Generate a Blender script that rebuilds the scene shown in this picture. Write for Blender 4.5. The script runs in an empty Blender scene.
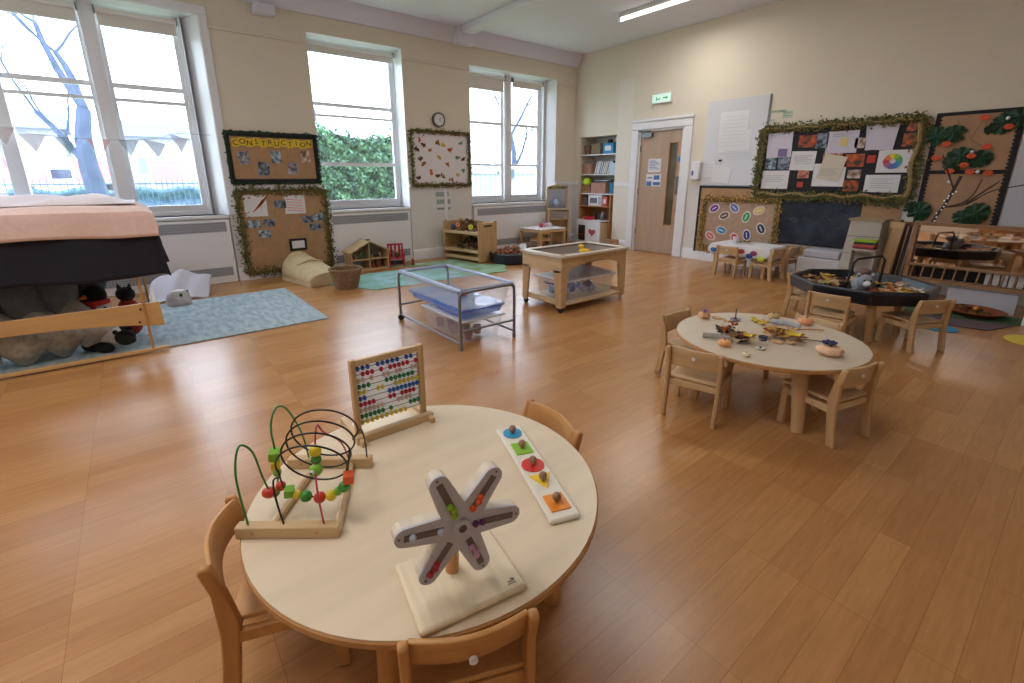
import bpy, bmesh, math, random
from mathutils import Vector, Matrix
C = bpy.context.scene.collection
R = math.radians
rnd = random.Random(7)
# ------------------------------------------------------------------ materials
def lin(c): return tuple((x/12.92 if x <= .04045 else ((x+.055)/1.055)**2.4) for x in (v/255 for v in c))
MATS = {}
def mat(name, rgb, rough=.6, metal=0, var=.0, scale=6, bump=0, alpha=1, emit=0, trans=0, spec=.5, sheen=0, stretch=(1,1,1), rgb2=None, detail=3):
    if name in MATS: return MATS[name]
    m = bpy.data.materials.new(name); m.use_nodes = True; N = m.node_tree.nodes; L = m.node_tree.links
    b = N['Principled BSDF']; c = lin(rgb)
    b.inputs['Base Color'].default_value = (*c, 1); b.inputs['Roughness'].default_value = rough
    b.inputs['Metallic'].default_value = metal; b.inputs['Specular IOR Level'].default_value = spec
    if trans: b.inputs['Transmission Weight'].default_value = trans
    if sheen: b.inputs['Sheen Weight'].default_value = sheen
    if alpha < 1: b.inputs['Alpha'].default_value = alpha
    if emit:
        b.inputs['Emission Color'].default_value = (*c, 1); b.inputs['Emission Strength'].default_value = emit
    if var or bump or rgb2:
        tc = N.new('ShaderNodeTexCoord'); mp = N.new('ShaderNodeMapping'); mp.inputs['Scale'].default_value = stretch
        nz = N.new('ShaderNodeTexNoise'); nz.inputs['Scale'].default_value = scale; nz.inputs['Detail'].default_value = detail
        L.new(tc.outputs['Object'], mp.inputs['Vector']); L.new(mp.outputs['Vector'], nz.inputs['Vector'])
        if var or rgb2:
            r = N.new('ShaderNodeValToRGB'); r.color_ramp.elements[0].position = .35; r.color_ramp.elements[1].position = .65
            a = tuple(x*(1-var) for x in c); d = lin(rgb2) if rgb2 else tuple(min(1, x*(1+var)) for x in c)
            r.color_ramp.elements[0].color = (*a, 1); r.color_ramp.elements[1].color = (*d, 1)
            L.new(nz.outputs['Fac'], r.inputs['Fac']); L.new(r.outputs['Color'], b.inputs['Base Color'])
        if bump:
            bp = N.new('ShaderNodeBump'); bp.inputs['Strength'].default_value = bump; bp.inputs['Distance'].default_value = .01
            L.new(nz.outputs['Fac'], bp.inputs['Height']); L.new(bp.outputs['Normal'], b.inputs['Normal'])
    MATS[name] = m; return m
def wood(name, rgb, rough=.45, axis=0, var=.10, scale=9):
    s = [12, 12, 12]; s[axis] = 1
    return mat(name, rgb, rough, var=var, scale=scale, stretch=tuple(x/4 for x in s), detail=4)
def floor_material():
    m = bpy.data.materials.new('oak_vinyl'); m.use_nodes = True; N = m.node_tree.nodes; L = m.node_tree.links
    b = N['Principled BSDF']
    tc = N.new('ShaderNodeTexCoord'); mp = N.new('ShaderNodeMapping'); mp.inputs['Rotation'].default_value = (0, 0, R(90))
    L.new(tc.outputs['Object'], mp.inputs['Vector'])
    br = N.new('ShaderNodeTexBrick'); br.offset = .37; br.offset_frequency = 1; br.squash = 1
    br.inputs['Color1'].default_value = (*lin((178, 126, 76)), 1); br.inputs['Color2'].default_value = (*lin((195, 145, 91)), 1)
    br.inputs['Mortar'].default_value = (*lin((162, 114, 68)), 1)
    br.inputs['Scale'].default_value = 1; br.inputs['Mortar Size'].default_value = .0013; br.inputs['Mortar Smooth'].default_value = .3
    br.inputs['Bias'].default_value = 0; br.inputs['Brick Width'].default_value = .47; br.inputs['Row Height'].default_value = .096
    L.new(mp.outputs['Vector'], br.inputs['Vector'])
    mp2 = N.new('ShaderNodeMapping'); mp2.inputs['Scale'].default_value = (26, 2.2, 1); L.new(tc.outputs['Object'], mp2.inputs['Vector'])
    nz = N.new('ShaderNodeTexNoise'); nz.inputs['Scale'].default_value = 2.2; nz.inputs['Detail'].default_value = 6; nz.inputs['Roughness'].default_value = .6
    L.new(mp2.outputs['Vector'], nz.inputs['Vector'])
    rp = N.new('ShaderNodeValToRGB'); rp.color_ramp.elements[0].position = .3; rp.color_ramp.elements[1].position = .7
    rp.color_ramp.elements[0].color = (.86, .84, .82, 1); rp.color_ramp.elements[1].color = (1.06, 1.06, 1.06, 1)
    L.new(nz.outputs['Fac'], rp.inputs['Fac'])
    mx = N.new('ShaderNodeMix'); mx.data_type = 'RGBA'; mx.blend_type = 'MULTIPLY'; mx.inputs['Factor'].default_value = 1
    L.new(br.outputs['Color'], mx.inputs[6]); L.new(rp.outputs['Color'], mx.inputs[7]); L.new(mx.outputs[2], b.inputs['Base Color'])
    b.inputs['Roughness'].default_value = .27; b.inputs['Specular IOR Level'].default_value = .6
    return m
# ------------------------------------------------------------------ mesh builder
class MB:
    def __init__(s): s.b = bmesh.new()
    def _x(s, vs, M):
        for v in vs: v.co = M @ v.co
    def box(s, c, d, rot=(0, 0, 0), taper=None):
        r = bmesh.ops.create_cube(s.b, size=1)['verts']
        for v in r:
            t = 1 if not taper or v.co.z < 0 else taper
            v.co = Vector((v.co.x*d[0]*t, v.co.y*d[1]*t, v.co.z*d[2]))
        from mathutils import Euler
        s._x(r, Matrix.Translation(c) @ Euler(rot).to_matrix().to_4x4()); return s
    def bb(s, a, b): return s.box([(a[i]+b[i])/2 for i in range(3)], [abs(b[i]-a[i]) for i in range(3)])
    def cyl(s, a, b, r0, r1=None, n=16, cap=True):
        a, b = Vector(a), Vector(b); d = b-a; r1 = r0 if r1 is None else r1
        q = d.to_track_quat('Z', 'Y').to_matrix().to_4x4()
        r = bmesh.ops.create_cone(s.b, cap_ends=cap, segments=n, radius1=r0, radius2=r1, depth=d.length)['verts']
        s._x(r, Matrix.Translation((a+b)/2) @ q); return s
    def ball(s, c, r, sc=(1, 1, 1), n=12, rot=(0, 0, 0)):
        from mathutils import Euler
        v = bmesh.ops.create_uvsphere(s.b, u_segments=n, v_segments=max(6, n*2//3), radius=r)['verts']
        s._x(v, Matrix.Translation(c) @ Euler(rot).to_matrix().to_4x4() @ Matrix.Diagonal((*sc, 1))); return s
    def tube(s, pts, r, n=8, closed=False):
        pts = [Vector(p) for p in pts]; rings = []; up = None; m = len(pts)
        for i, p in enumerate(pts):
            a = pts[i-1] if (i > 0 or closed) else p; b = pts[(i+1) % m] if (i < m-1 or closed) else p
            t = (b-a).normalized()
            if up is None: up = t.orthogonal().normalized()
            up = (up - t*up.dot(t)); up = up.normalized() if up.length > 1e-6 else t.orthogonal().normalized()
            w = t.cross(up); rr = r[i] if isinstance(r, (list, tuple)) else r
            rings.append([s.b.verts.new(p + (up*math.cos(k*2*math.pi/n) + w*math.sin(k*2*math.pi/n))*rr) for k in range(n)])
        for i in range(m if closed else m-1):
            A, B = rings[i], rings[(i+1) % m]
            for k in range(n): s.b.faces.new((A[k], A[(k+1) % n], B[(k+1) % n], B[k]))
        if not closed:
            s.b.faces.new(rings[0][::-1]); s.b.faces.new(rings[-1])
        return s
    def lathe(s, prof, c=(0, 0, 0), n=24, sq=None):
        rings = []
        for r, z in prof:
            ring = []
            for k in range(n):
                a = 2*math.pi*(k+.5)/n; f = sq(a) if sq else 1
                ring.append(s.b.verts.new((c[0]+r*f*math.cos(a), c[1]+r*f*math.sin(a), c[2]+z)))
            rings.append(ring)
        for A, B in zip(rings, rings[1:]):
            for k in range(n): s.b.faces.new((A[k], A[(k+1) % n], B[(k+1) % n], B[k]))
        s.b.faces.new(rings[0][::-1]); s.b.faces.new(rings[-1]); return s
    def prism(s, poly, a, b, axis=2):
        def P(u, v, w): return {2: (u, v, w), 0: (w, u, v), 1: (u, w, v)}[axis]
        A = [s.b.verts.new(P(u, v, a)) for u, v in poly]; B = [s.b.verts.new(P(u, v, b)) for u, v in poly]
        n = len(poly); s.b.faces.new(A[::-1]); s.b.faces.new(B)
        for k in range(n): s.b.faces.new((A[k], A[(k+1) % n], B[(k+1) % n], B[k]))
        return s
    def face(s, pts): s.b.faces.new([s.b.verts.new(p) for p in pts]); return s
    def leaf(s, c, r, nrm=None):
        n = Vector(nrm or (rnd.uniform(-1, 1), rnd.uniform(-1, 1), rnd.uniform(-1, 1))).normalized()
        u = n.orthogonal().normalized(); u = Matrix.Rotation(rnd.uniform(0, 6.28), 3, n) @ u; w = n.cross(u); c = Vector(c)
        s.face([c-u*r, c+w*r*.55-u*r*.2+n*r*.1, c+u*r, c-w*r*.55-u*r*.2+n*r*.1]); return s
    def grid(s, nx, ny, f):
        V = [[s.b.verts.new(f(i/nx, j/ny)) for j in range(ny+1)] for i in range(nx+1)]
        for i in range(nx):
            for j in range(ny): s.b.faces.new((V[i][j], V[i+1][j], V[i+1][j+1], V[i][j+1]))
        return s
    def xf(s, loc=(0, 0, 0), rz=0, rx=0, ry=0):
        from mathutils import Euler
        M = Matrix.Translation(loc) @ Euler((rx, ry, rz)).to_matrix().to_4x4()
        for v in s.b.verts: v.co = M @ v.co
        return s
    def obj(s, name, m, parent=None, bevel=0, smooth=True, solid=0, sub=0, label=None, kind=None):
        bmesh.ops.recalc_face_normals(s.b, faces=s.b.faces)
        me = bpy.data.meshes.new(name); s.b.to_mesh(me); s.b.free()
        if smooth:
            for p in me.polygons: p.use_smooth = True
            try: me.set_sharp_from_angle(angle=R(38))
            except Exception: pass
        me.materials.append(m); o = bpy.data.objects.new(name, me); C.objects.link(o)
        if parent: o.parent = parent
        if solid: k = o.modifiers.new('s', 'SOLIDIFY'); k.thickness = solid
        if bevel: k = o.modifiers.new('b', 'BEVEL'); k.width = bevel; k.segments = 2; k.limit_method = 'ANGLE'
        if sub: k = o.modifiers.new('u', 'SUBSURF'); k.levels = sub; k.render_levels = sub
        if label: o['label'] = label
        if kind: o['kind'] = kind
        return o
def thing(name, label, cat, loc=(0, 0, 0), rz=0, group=None):
    o = bpy.data.objects.new(name, None); C.objects.link(o); o.empty_display_size = .05
    o.location = loc; o.rotation_euler = (0, 0, rz); return tag(o, label, cat, group)
def tag(o, label, cat, group=None, kind=None):
    o['label'] = label; o['category'] = cat
    if group: o['group'] = group
    if kind: o['kind'] = kind
    return o
def dup(root, loc, rz, label, group=None, scale=None):
    r = root.copy(); C.objects.link(r); r.location = loc; r.rotation_euler = (0, 0, rz); r['label'] = label
    if group: r['group'] = group
    if scale: r.scale = (scale,)*3
    for ch in list(root.children):
        c = ch.copy(); C.objects.link(c); c.parent = r
        for g in ch.children:
            d = g.copy(); C.objects.link(d); d.parent = c
    return r
def struct(o): o['kind'] = 'structure'; return o
def text_mb(txt, size, depth=.001, bold=0):
    cu = bpy.data.curves.new('t', 'FONT'); cu.body = txt; cu.size = size; cu.extrude = depth; cu.align_x = 'CENTER'; cu.align_y = 'CENTER'; cu.offset = bold
    o = bpy.data.objects.new('t', cu); C.objects.link(o); bpy.context.view_layer.update()
    me = bpy.data.meshes.new_from_object(o.evaluated_get(bpy.context.evaluated_depsgraph_get()))
    mb = MB(); mb.b.from_mesh(me); bpy.data.objects.remove(o); bpy.data.meshes.remove(me); return mb
RX = R(90)
# ------------------------------------------------------------------ palette
white = mat('white_gloss_paint', (232, 233, 240), .35)
cream = mat('cream_wall_paint', (226, 217, 202), .7, var=.012, scale=2)
lowwall = mat('white_wall_paint', (222, 220, 218), .6)
ceilm = mat('ceiling_paint', (224, 226, 240), .8)
birch = wood('birch', (206, 176, 134), .4)
birchy = wood('birch_upright', (196, 160, 116), .42, axis=2)
beech = wood('beech', (196, 142, 86), .38, axis=2)
beechx = wood('beech_rail', (202, 150, 92), .38, axis=0)
tabletop = wood('table_laminate', (226, 210, 184), .35, axis=1, var=.05, scale=5)
tabletop2 = wood('table_laminate_pale', (216, 202, 182), .35, axis=1, var=.03, scale=5)
edgewood = wood('table_edge_band', (188, 140, 88), .45)
chrome = mat('grey_metal', (120, 124, 130), .3, .9)
black = mat('black_plastic', (24, 25, 28), .45)
blackcard = mat('black_card', (34, 35, 42), .8, var=.1, scale=5)
hessian = mat('hessian_paper', (176, 140, 104), .85, var=.06, scale=14)
paper = mat('white_paper', (226, 226, 232), .8)
ivy = mat('ivy_leaves', (66, 84, 40), .7, var=.35, scale=60)
ivyd = mat('dark_leaves', (26, 56, 38), .6, var=.35, scale=50)
moss = mat('dried_moss', (118, 104, 62), .9, var=.35, scale=60)
glassm = mat('window_glass', (255, 255, 255), .0, alpha=.06, spec=.4)
yellow = mat('yellow_card', (232, 200, 50), .6)
rubber = mat('black_rubber', (20, 20, 22), .6)
# ================================================================== SETTING
XR, YB = 8.6, -9.2
ZC = 3.47
o = MB().bb((-.04, YB, -.05), (XR, .42, 0)).obj('floor', floor_material()); struct(o)
o = MB().bb((-.45, YB, ZC), (XR, .45, ZC+.1)).obj('ceiling', ceilm); struct(o)
W = [(-8.75, -6.07, 3.05), (-4.91, -3.60, 3.07), (-2.44, -.50, 3.01)]   # openings y0 y1 head
SILL = .84
DZ = 1.16
def wall_run(name, z0, z1, m):
    mb = MB(); ys = [YB]+[v for w in W for v in w[:2]]+[.0]
    for k in range(0, len(ys), 2): mb.bb((-.42, ys[k], z0), (0, ys[k+1], z1))
    for w in W:
        if z0 < SILL: mb.bb((-.42, w[0], z0), (-.02, w[1], min(z1, SILL)))
        if z1 > w[2]: mb.bb((-.42, w[0], max(z0, w[2])), (0, w[1], z1))
    return struct(mb.obj(name, m, smooth=False))
wall_run('wall_left', DZ, ZC, cream)
wall_run('wall_left_lower', 0, DZ, lowwall)
# back wall with closet recess and door opening
CL = (.17, 1.05, 2.015); DO = (1.54, 2.40, 2.05)
mb = MB().bb((0, 0, DZ), (CL[0], .42, ZC)).bb((CL[0], 0, CL[2]), (CL[1], .42, ZC)).bb((CL[1], 0, DZ), (DO[0], .42, ZC)).bb((DO[0], 0, DO[2]), (DO[1], .42, ZC)).bb((DO[1], 0, DZ), (XR, .42, ZC))
struct(mb.obj('wall_back', cream, smooth=False))
mb = MB().bb((0, 0, 0), (CL[0], .42, DZ)).bb((CL[1], 0, 0), (DO[0], .42, DZ)).bb((DO[1], 0, 0), (XR, .42, DZ)).bb((CL[0], .41, 0), (CL[1], .45, CL[2]))
struct(mb.obj('wall_back_lower', lowwall, smooth=False))
struct(MB().bb((DO[0]-.1, .17, 0), (DO[1]+.1, .2, 2.2)).obj('door_light_block', mat('light_block_dark', (60, 55, 50), .8)))  # added panel, unseen behind the door, stops outside light leaking in
struct(MB().bb((XR, YB, 0), (XR+.1, .42, ZC)).obj('wall_right', cream))
struct(MB().bb((-.42, YB-.1, 0), (XR, YB, ZC)).obj('wall_front', cream))
# white paint panel between the corner, closet and door
struct(MB().bb((1.06, -.004, 0), (1.39, 0, 2.9)).obj('trim_1', mat('pale_cream', (230, 224, 214), .7)))
# cornice
def sweep_left(poly, name, m=white, y0=YB, y1=0): return struct(MB().prism(poly, y0, y1, axis=1).obj(name, m))
sweep_left([(0, 3.27), (.035, 3.27), (.05, 3.31), (.13, 3.40), (.14, ZC), (0, ZC)], 'trim_2', ceilm)
for k, (a, b) in enumerate([(YB, W[0][0]), (W[0][1], W[1][0]), (W[1][1], W[2][0]), (W[2][1], 0)]):
    sweep_left([(0, 2.92), (.018, 2.925), (.012, 2.945), (.02, 2.965), (0, 2.97)], f'trim_{3+k}', cream, a, b)
    sweep_left([(0, DZ-.03), (.02, DZ-.02), (.012, DZ), (.026, DZ+.01), (.02, DZ+.022), (0, DZ+.025)], f'trim_{8+k}', white, a, b)
    sweep_left([(0, 0), (.022, 0), (.022, .13), (.008, .16), (0, .165)], f'baseboard_{["a","b","c","left"][k]}', white, a, b)
for k, (a, b) in enumerate([(0, CL[0]), (CL[1], 1.40), (2.56, XR)]):
    struct(MB().prism([(-0, 0), (-.022, 0), (-.022, .13), (-.008, .16), (0, .165)], a, b, axis=0).obj(f'baseboard_{["back","d","e"][k]}', white))
struct(MB().bb((1.06, -.016, DZ-.03), (1.40, 0, DZ+.02)).obj('trim_14', white))
struct(MB().bb((0, -.016, DZ-.03), (CL[0], 0, DZ+.02)).obj('trim_13', white))
# ceiling beam
struct(MB().bb((.0, -2.74, 3.25), (.2, -2.44, ZC)).bb((.2, -2.70, 3.38), (XR, -2.48, ZC)).obj('trim_15', ceilm, bevel=.01))
# --- windows
def window(n, y0, y1, zt, mull, transoms, arch, splay=0):
    f = MB(); X0, X1 = -.34, -.27; zb = SILL; yo = y1; y1 = y1-splay
    f.bb((X0, y0, zb), (X1, y0+.05, zt)); f.bb((X0, y1-.05, zb), (X1, y1, zt)); f.bb((X0+.001, y0+.05, zt-.07), (X1-.001, y1-.05, zt)); f.bb((X0+.001, y0+.05, zb), (X1-.001, y1-.05, zb+.05))
    for a, b in mull: f.bb((X0-.002, a, zb), (X1+.05, b, zt))
    root = f.obj(f'window_{n}', white, bevel=.006); struct(root)
    edges = [y0+.05]+[v for m_ in mull for v in m_]+[y1-.05]
    for k in range(0, len(edges), 2):
        a, b = edges[k], edges[k+1]; s = MB()
        for z, t, dx in transoms: s.bb((X0+dx+.012, a+.035, z-t/2), (X1-.02+dx, b-.035, z+t/2))
        s.bb((X0+.01, a, zb+.05), (X1-.01, a+.035, zt-.07)).bb((X0+.01, b-.035, zb+.05), (X1-.01, b, zt-.07)).bb((X0+.011, a+.035, zb+.05), (X1-.011, b-.035, zb+.12))
        s.obj('sash', white, root)
        MB().bb((-.315, a, zb+.05), (-.311, b, zt-.07)).obj('pane', glassm, root)
    MB().bb((-.27, y0, zb-.04), (.025, yo, zb)).obj('sill', white, root, bevel=.008)
    j = MB().bb((-.27, y0, zb), (0, y0+.004, zt)).bb((-.27, y1-.004, zb), (-.2 if splay else 0, y1, zt)).bb((-.27, y0, zt-.004), (0, yo, zt))
    if splay: j.prism([(X0, y1-.004), (0, yo-.004), (0, yo), (X0, yo)], zb, zt, axis=2)
    j.obj('reveal', white, root)
    if arch:
        a = MB()
        a.bb((0, yo, zb), (.02, yo+.09, zt)).bb((0, y0-.09, zb), (.02, y0, zt)).bb((0, y0-.09, zt), (.021, yo+.09, zt+.09))
        a.obj('architrave', white, root, bevel=.006)
    return root
window(1, *W[0], [(-7.10+.0, -6.97)]+[], [(2.27, .05, 0), (2.12, .035, .03)], True, .15)
window(2, *W[1], [], [(2.27, .045, 0), (2.12, .03, .03), (1.47, .05, 0)], False)
window(3, *W[2], [(-1.56, -1.40)], [(2.20, .045, 0), (1.50, .03, .0)], False, .14)
# extra wide mullion of window 1
struct(MB().bb((-.34, -7.92, SILL), (-.22, -7.80, W[0][2])).obj('trim_16', white, bevel=.006))
blindm = mat('blind_fabric', (226, 222, 216), .8)
for k, (a, b, zt, lab) in enumerate([(-8.7, -7.9, 3.03, 'white roller blind rolled up over the far left panes'), (-7.8, -7.1, 3.03, 'white roller blind rolled up left of the wide window mullion'), (-6.97, -6.25, 3.03, 'white roller blind rolled up beside the metal bracket, right pane of big window'),
        (-4.88, -3.64, 3.05, 'white roller blind rolled up over the window with the hedge view'), (-2.41, -1.56, 2.98, 'cream roller blind pulled lowest, left half of the corner window'), (-1.40, -.68, 2.98, 'white roller blind rolled up, right half of the corner window')]):
    t = thing('roller_blind', lab, 'blind', (-.2, (a+b)/2, zt-.05), group=None)
    h = (b-a)/2; drop = [.13, .13, .13, .09, .2, .09][k]
    MB().cyl((0, -h, 0), (0, h, 0), .028).obj('roller', blindm, t)
    MB().bb((-.022, -h+.02, -drop), (-.018, h-.02, 0)).obj('fabric', blindm, t)
    MB().bb((-.03, -h+.02, -drop-.015), (-.01, h-.02, -drop)).obj('bottom_bar', white, t)
    for e in (-1, 1): MB().box((0, e*(h-.005), 0), (.07, .01, .07)).obj('bracket', chrome, t)
    MB().tube([(.035, h-.02, 0), (.036, h-.02, -1.2), (.04, h-.02, -1.6)], .004, 6).obj('pull_cord', white, t)
# radiator covers
grl = mat('grille_grey', (108, 110, 118), .6)
holes = mat('grille_white', (166, 168, 178), .5)
rc = None
for y0, y1, lab in [(W[0][0], W[0][1]-.02, 'white radiator cover under the big left window'), (W[1][0]+.02, W[1][1]-.02, "white radiator cover behind the dolls' house"), (W[2][0]+.02, W[2][1]-.02, 'white radiator cover behind the little white table, near the corner')]:
    t = thing('radiator_cover', lab, 'radiator cover', (0, (y0+y1)/2, 0)); h = (y1-y0)/2
    MB().bb((.001, -h, 0), (.03, h, .79)).obj('front_panel', white, t, bevel=.006)
    for z0, z1 in ((.64, .76), (.09, .2)):
        MB().bb((.03, -h+.07, z0), (.034, h-.04, z1)).obj('grille', holes, t)
        s = MB()
        for j in range(4):
            zz = z0+.018+j*(z1-z0-.036)/3
            n = int((2*h-.11)/.03)
            for i in range(n): s.box((.035, -h+.085+i*.03, zz), (.002, .017, .009))
        s.obj('slots', grl, t)
# door
t = struct(MB().bb((DO[0]-.005, .0, 0), (DO[0]+.03, .14, DO[2])).bb((DO[1]-.03, .0, 0), (DO[1]+.005, .14, DO[2])).bb((DO[0], .0, DO[2]-.03), (DO[1], .14, DO[2]+.005)).obj('door_1', white))
A = MB()
for a, b in ((1.40, DO[0]), (DO[1], 2.55)): A.bb((a, -.03, 0), (b, 0, DO[2]))
A.bb((1.40, -.031, DO[2]), (2.55, 0, 2.17)).bb((1.39, -.045, 2.17), (2.56, 0, 2.215)); A.obj('architrave', white, t, bevel=.01)
oakdoor = wood('oak_door', (180, 154, 132), .45, axis=2, var=.06, scale=6)
lf = MB(); vx0, vx1, vz0, vz1 = 2.14, 2.29, .50, 1.82
lf.bb((DO[0]+.03, .03, .008), (vx0, .075, DO[2]-.03)).bb((vx1, .03, .008), (DO[1]-.03, .075, DO[2]-.03)).bb((vx0, .03, .008), (vx1, .075, vz0)).bb((vx0, .03, vz1), (vx1, .075, DO[2]-.03))
leaf = lf.obj('door_leaf', oakdoor, t)
MB().bb((vx0-.012, .022, vz0-.012), (vx0, .03, vz1+.012)).bb((vx1, .022, vz0-.012), (vx1+.012, .03, vz1+.012)).bb((vx0, .022, vz0-.012), (vx1, .03, vz0)).bb((vx0, .022, vz1), (vx1, .03, vz1+.012)).obj('vision_frame', beech, leaf)
MB().bb((vx0, .05, vz0), (vx1, .055, vz1)).obj('vision_pane', mat('dark_glass', (92, 84, 62), .15, var=.3, scale=4), leaf)
MB().box((DO[0]+.17, .0, DO[2]-.09), (.2, .05, .06)).tube([(DO[0]+.1, -.01, DO[2]-.05), (DO[0]+.02, -.06, DO[2]-.02), (DO[0]+.26, -.05, DO[2]-.03)], .008).obj('door_closer', chrome, leaf)
MB().tube([(2.355, .03, 1.02), (2.355, -.03, 1.02), (2.355, -.03, 1.28), (2.355, .03, 1.28)], .011).obj('pull_handle', chrome, leaf)
MB().bb((2.325, .026, 1.0), (2.385, .03, 1.3)).obj('handle_plate', chrome, leaf)
MB().cyl((2.35, .03, .75), (2.35, .02, .75), .022).cyl((2.35, .03, .55), (2.35, .02, .55), .015).obj('lock', chrome, leaf)
MB().cyl((2.35, .03, 1.56), (2.35, .026, 1.56), .045).obj('round_sign', mat('sign_blue', (50, 120, 190), .5), leaf)
for i, (a, b, c, d) in enumerate([(1.75, 1.36, 2.0, 1.58), (1.73, 1.13, 2.02, 1.33)]): 
    MB().bb((a, .026, b), (c, .029, d)).obj('notice', paper, leaf)
s = MB()
for i in range(6): s.bb((1.77, .0245, 1.54-i*.026), (1.77+.12+.08*((i*37) % 3)/2, .0255, 1.55-i*.026))
s.bb((1.74, .0245, 1.135), (1.84, .0255, 1.21)).bb((1.87, .0245, 1.15), (2.01, .0255, 1.20)).bb((1.88, .0245, 1.24), (1.99, .0255, 1.31)).bb((1.75, .0245, 1.26), (1.85, .0255, 1.28))
s.obj('notice_print', mat('print_blue', (70, 110, 170), .7), leaf)
for z in (.35, 1.05, 1.75): MB().cyl((DO[0]+.03, .022, z-.05), (DO[0]+.03, .022, z+.05), .009).obj('hinge', chrome, t)
# light-blocking panel behind door gap + closet interior handled later
# ================================================================== OUTSIDE
gm = mat('lawn', (150, 176, 120), .9, var=.15, scale=3)
struct(MB().bb((-60, -60, .3), (-.45, 30, .42)).obj('ground', gm))
struct(MB().bb((-24, -60, .42), (-10.5, 30, .44)).obj('road', mat('tarmac', (170, 172, 180), .8)))
struct(MB().bb((-60, -60, .42), (-30, 30, .46)).obj('pavement', mat('paving', (200, 196, 190), .8)))
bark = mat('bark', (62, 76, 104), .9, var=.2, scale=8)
def tree(label, base, h, r0, seed, levels=5, lean=(0, 0), group='bare trees outside'):
    q = random.Random(seed); mb = MB()
    def br(p, d, L, r, lv):
        n = 4; pts = [p]; rr = [r]; dd = d.copy()
        for i in range(n):
            dd = (dd + Vector((q.uniform(-.16, .16), q.uniform(-.16, .16), q.uniform(-.03, .1)))).normalized()
            p = p + dd*L/n; pts.append(p); rr.append(r*(1-.45*(i+1)/n))
        mb.tube(pts, rr, 6 if lv < 2 else 4)
        if lv < levels:
            for k in range(3 if lv < 4 else 2):
                ax = dd.orthogonal().normalized(); ax = Matrix.Rotation(q.uniform(0, 6.28), 3, dd) @ ax
                nd = (Matrix.Rotation(q.uniform(.35, 1.0), 3, ax) @ dd); nd.z += .05; 
                st = pts[-1] if k == 0 else pts[q.choice([2, 3, 4])]
                br(st, nd.normalized(), L*q.uniform(.62, .82), rr[-1]*q.uniform(.62, .85), lv+1)
    br(Vector(base), Vector((lean[0], lean[1], 1)).normalized(), h, r0, 0)
    return tag(mb.obj('bare_tree', bark), label, 'tree', group)
tree('big bare tree with forking trunk outside the large left window', (-5.5, -7.42, .4), 2.2, .2, 3, 6, (.0, -.14))
tree('bare tree seen through the corner window, left half', (-9, 1.2, .4), 2.2, .13, 11, 5)
tree('bare tree seen through the corner window, right half', (-7.5, 4.6, .4), 2.4, .14, 21, 5)
tree('small bare tree standing behind the hedge', (-9, -1.6, .4), 2.0, .1, 31, 5)
tree('bare tree further right outside the large window', (-8.6, -5.2, .4), 2.3, .13, 15, 6)
# railings
t = thing('iron_railing', 'dark iron railing beyond the lawn outside the large window', 'railing', (-6.8, -14, .42))
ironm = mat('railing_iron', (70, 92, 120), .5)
s = MB().bb((-.02, 0, .12), (.02, 9, .15)).bb((-.02, 0, .72), (.02, 9, .75)); s.obj('rail', ironm, t)
s = MB()
for i in range(90): s.box((0, i*.1, .42), (.016, .016, .84))
s.obj('bars', ironm, t)
# cars
def car(lab, x, y, col, L=4.2):
    t = thing('car', lab, 'car', (x, y, .44), group=None)
    prof = [(0, .25), (.05, .62), (.9, .75), (1.4, 1.25), (2.9, 1.28), (3.6, .8), (4.15, .7), (4.2, .28)]
    MB().prism([(a*L/4.2-L/2, b) for a, b in prof], -.85, .85, axis=0).obj('body', col, t, bevel=.05)
    MB().prism([(a*L/4.2-L/2, b) for a, b in [(1.05, .8), (1.45, 1.18), (2.85, 1.2), (3.35, .84)]], -.87, .87, axis=0).obj('windows', mat('car_glass', (60, 74, 96), .1), t)
    for yy in (-1.3, 1.3):
        for xx in (-.8, .8): MB().cyl((xx-.1, yy, .3), (xx+.1, yy, .3), .3).obj('wheel', rubber, t)
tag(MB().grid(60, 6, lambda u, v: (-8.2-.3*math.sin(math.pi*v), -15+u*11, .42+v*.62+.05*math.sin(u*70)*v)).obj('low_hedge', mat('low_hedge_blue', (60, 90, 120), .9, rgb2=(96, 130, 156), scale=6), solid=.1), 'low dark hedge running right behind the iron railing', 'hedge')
for lab, y, w_ in [('pink red banner fence across the road, left of the tree trunk', -10.2, 1.7), ('pink red banner across the road beside the tree trunk', -8.0, 1.3), ('pink red banner across the road seen right of the wide mullion', -5.6, 1.2)]:
    t = thing('banner', lab, 'banner', (-19, y, .44)); MB().bb((-.03, -w_/2, .7), (.03, w_/2, 1.55)).obj('panel', mat('banner_pink', (232, 120, 150), .7), t)
    for e in (-1, 1): MB().cyl((0, e*w_/2, 0), (0, e*w_/2, 1.6), .05, n=8).obj('post', white, t)
car('pale silver car parked across the road under the left house', -21.5, -9.0, mat('car_silver', (190, 200, 214), .3))
# houses
def house(lab, x, y, w, h):
    t = thing('house', lab, 'house', (x, y, .44))
    MB().bb((-4, -w/2, 0), (0, w/2, h)).obj('walls', mat('house_render', (150, 152, 162), .8), t)
    MB().prism([(-4.3, h), (.3, h), (-2, h+1.0)], -w/2-.2, w/2+.2, axis=1).obj('roof', mat('roof_slate', (96, 114, 150), .7), t)
    for yy in (-w/4, w/4):
        for z in (.9, 2.9):
            if z < h-.9: fr = MB().bb((0, yy-.6, z), (.05, yy+.6, z+1.1)).obj('window_frame', white, t); MB().bb((.05, yy-.5, z+.1), (.06, yy+.5, z+1.0)).obj('pane', mat('house_glass', (120, 140, 170), .2), fr)
house('pale house with slate roof across the road, seen left of the tree', -27, -12.5, 6.5, 3.2)
house('pale house with slate roof across the road, seen right of the tree', -27, -4.3, 6.5, 3.0)
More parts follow.
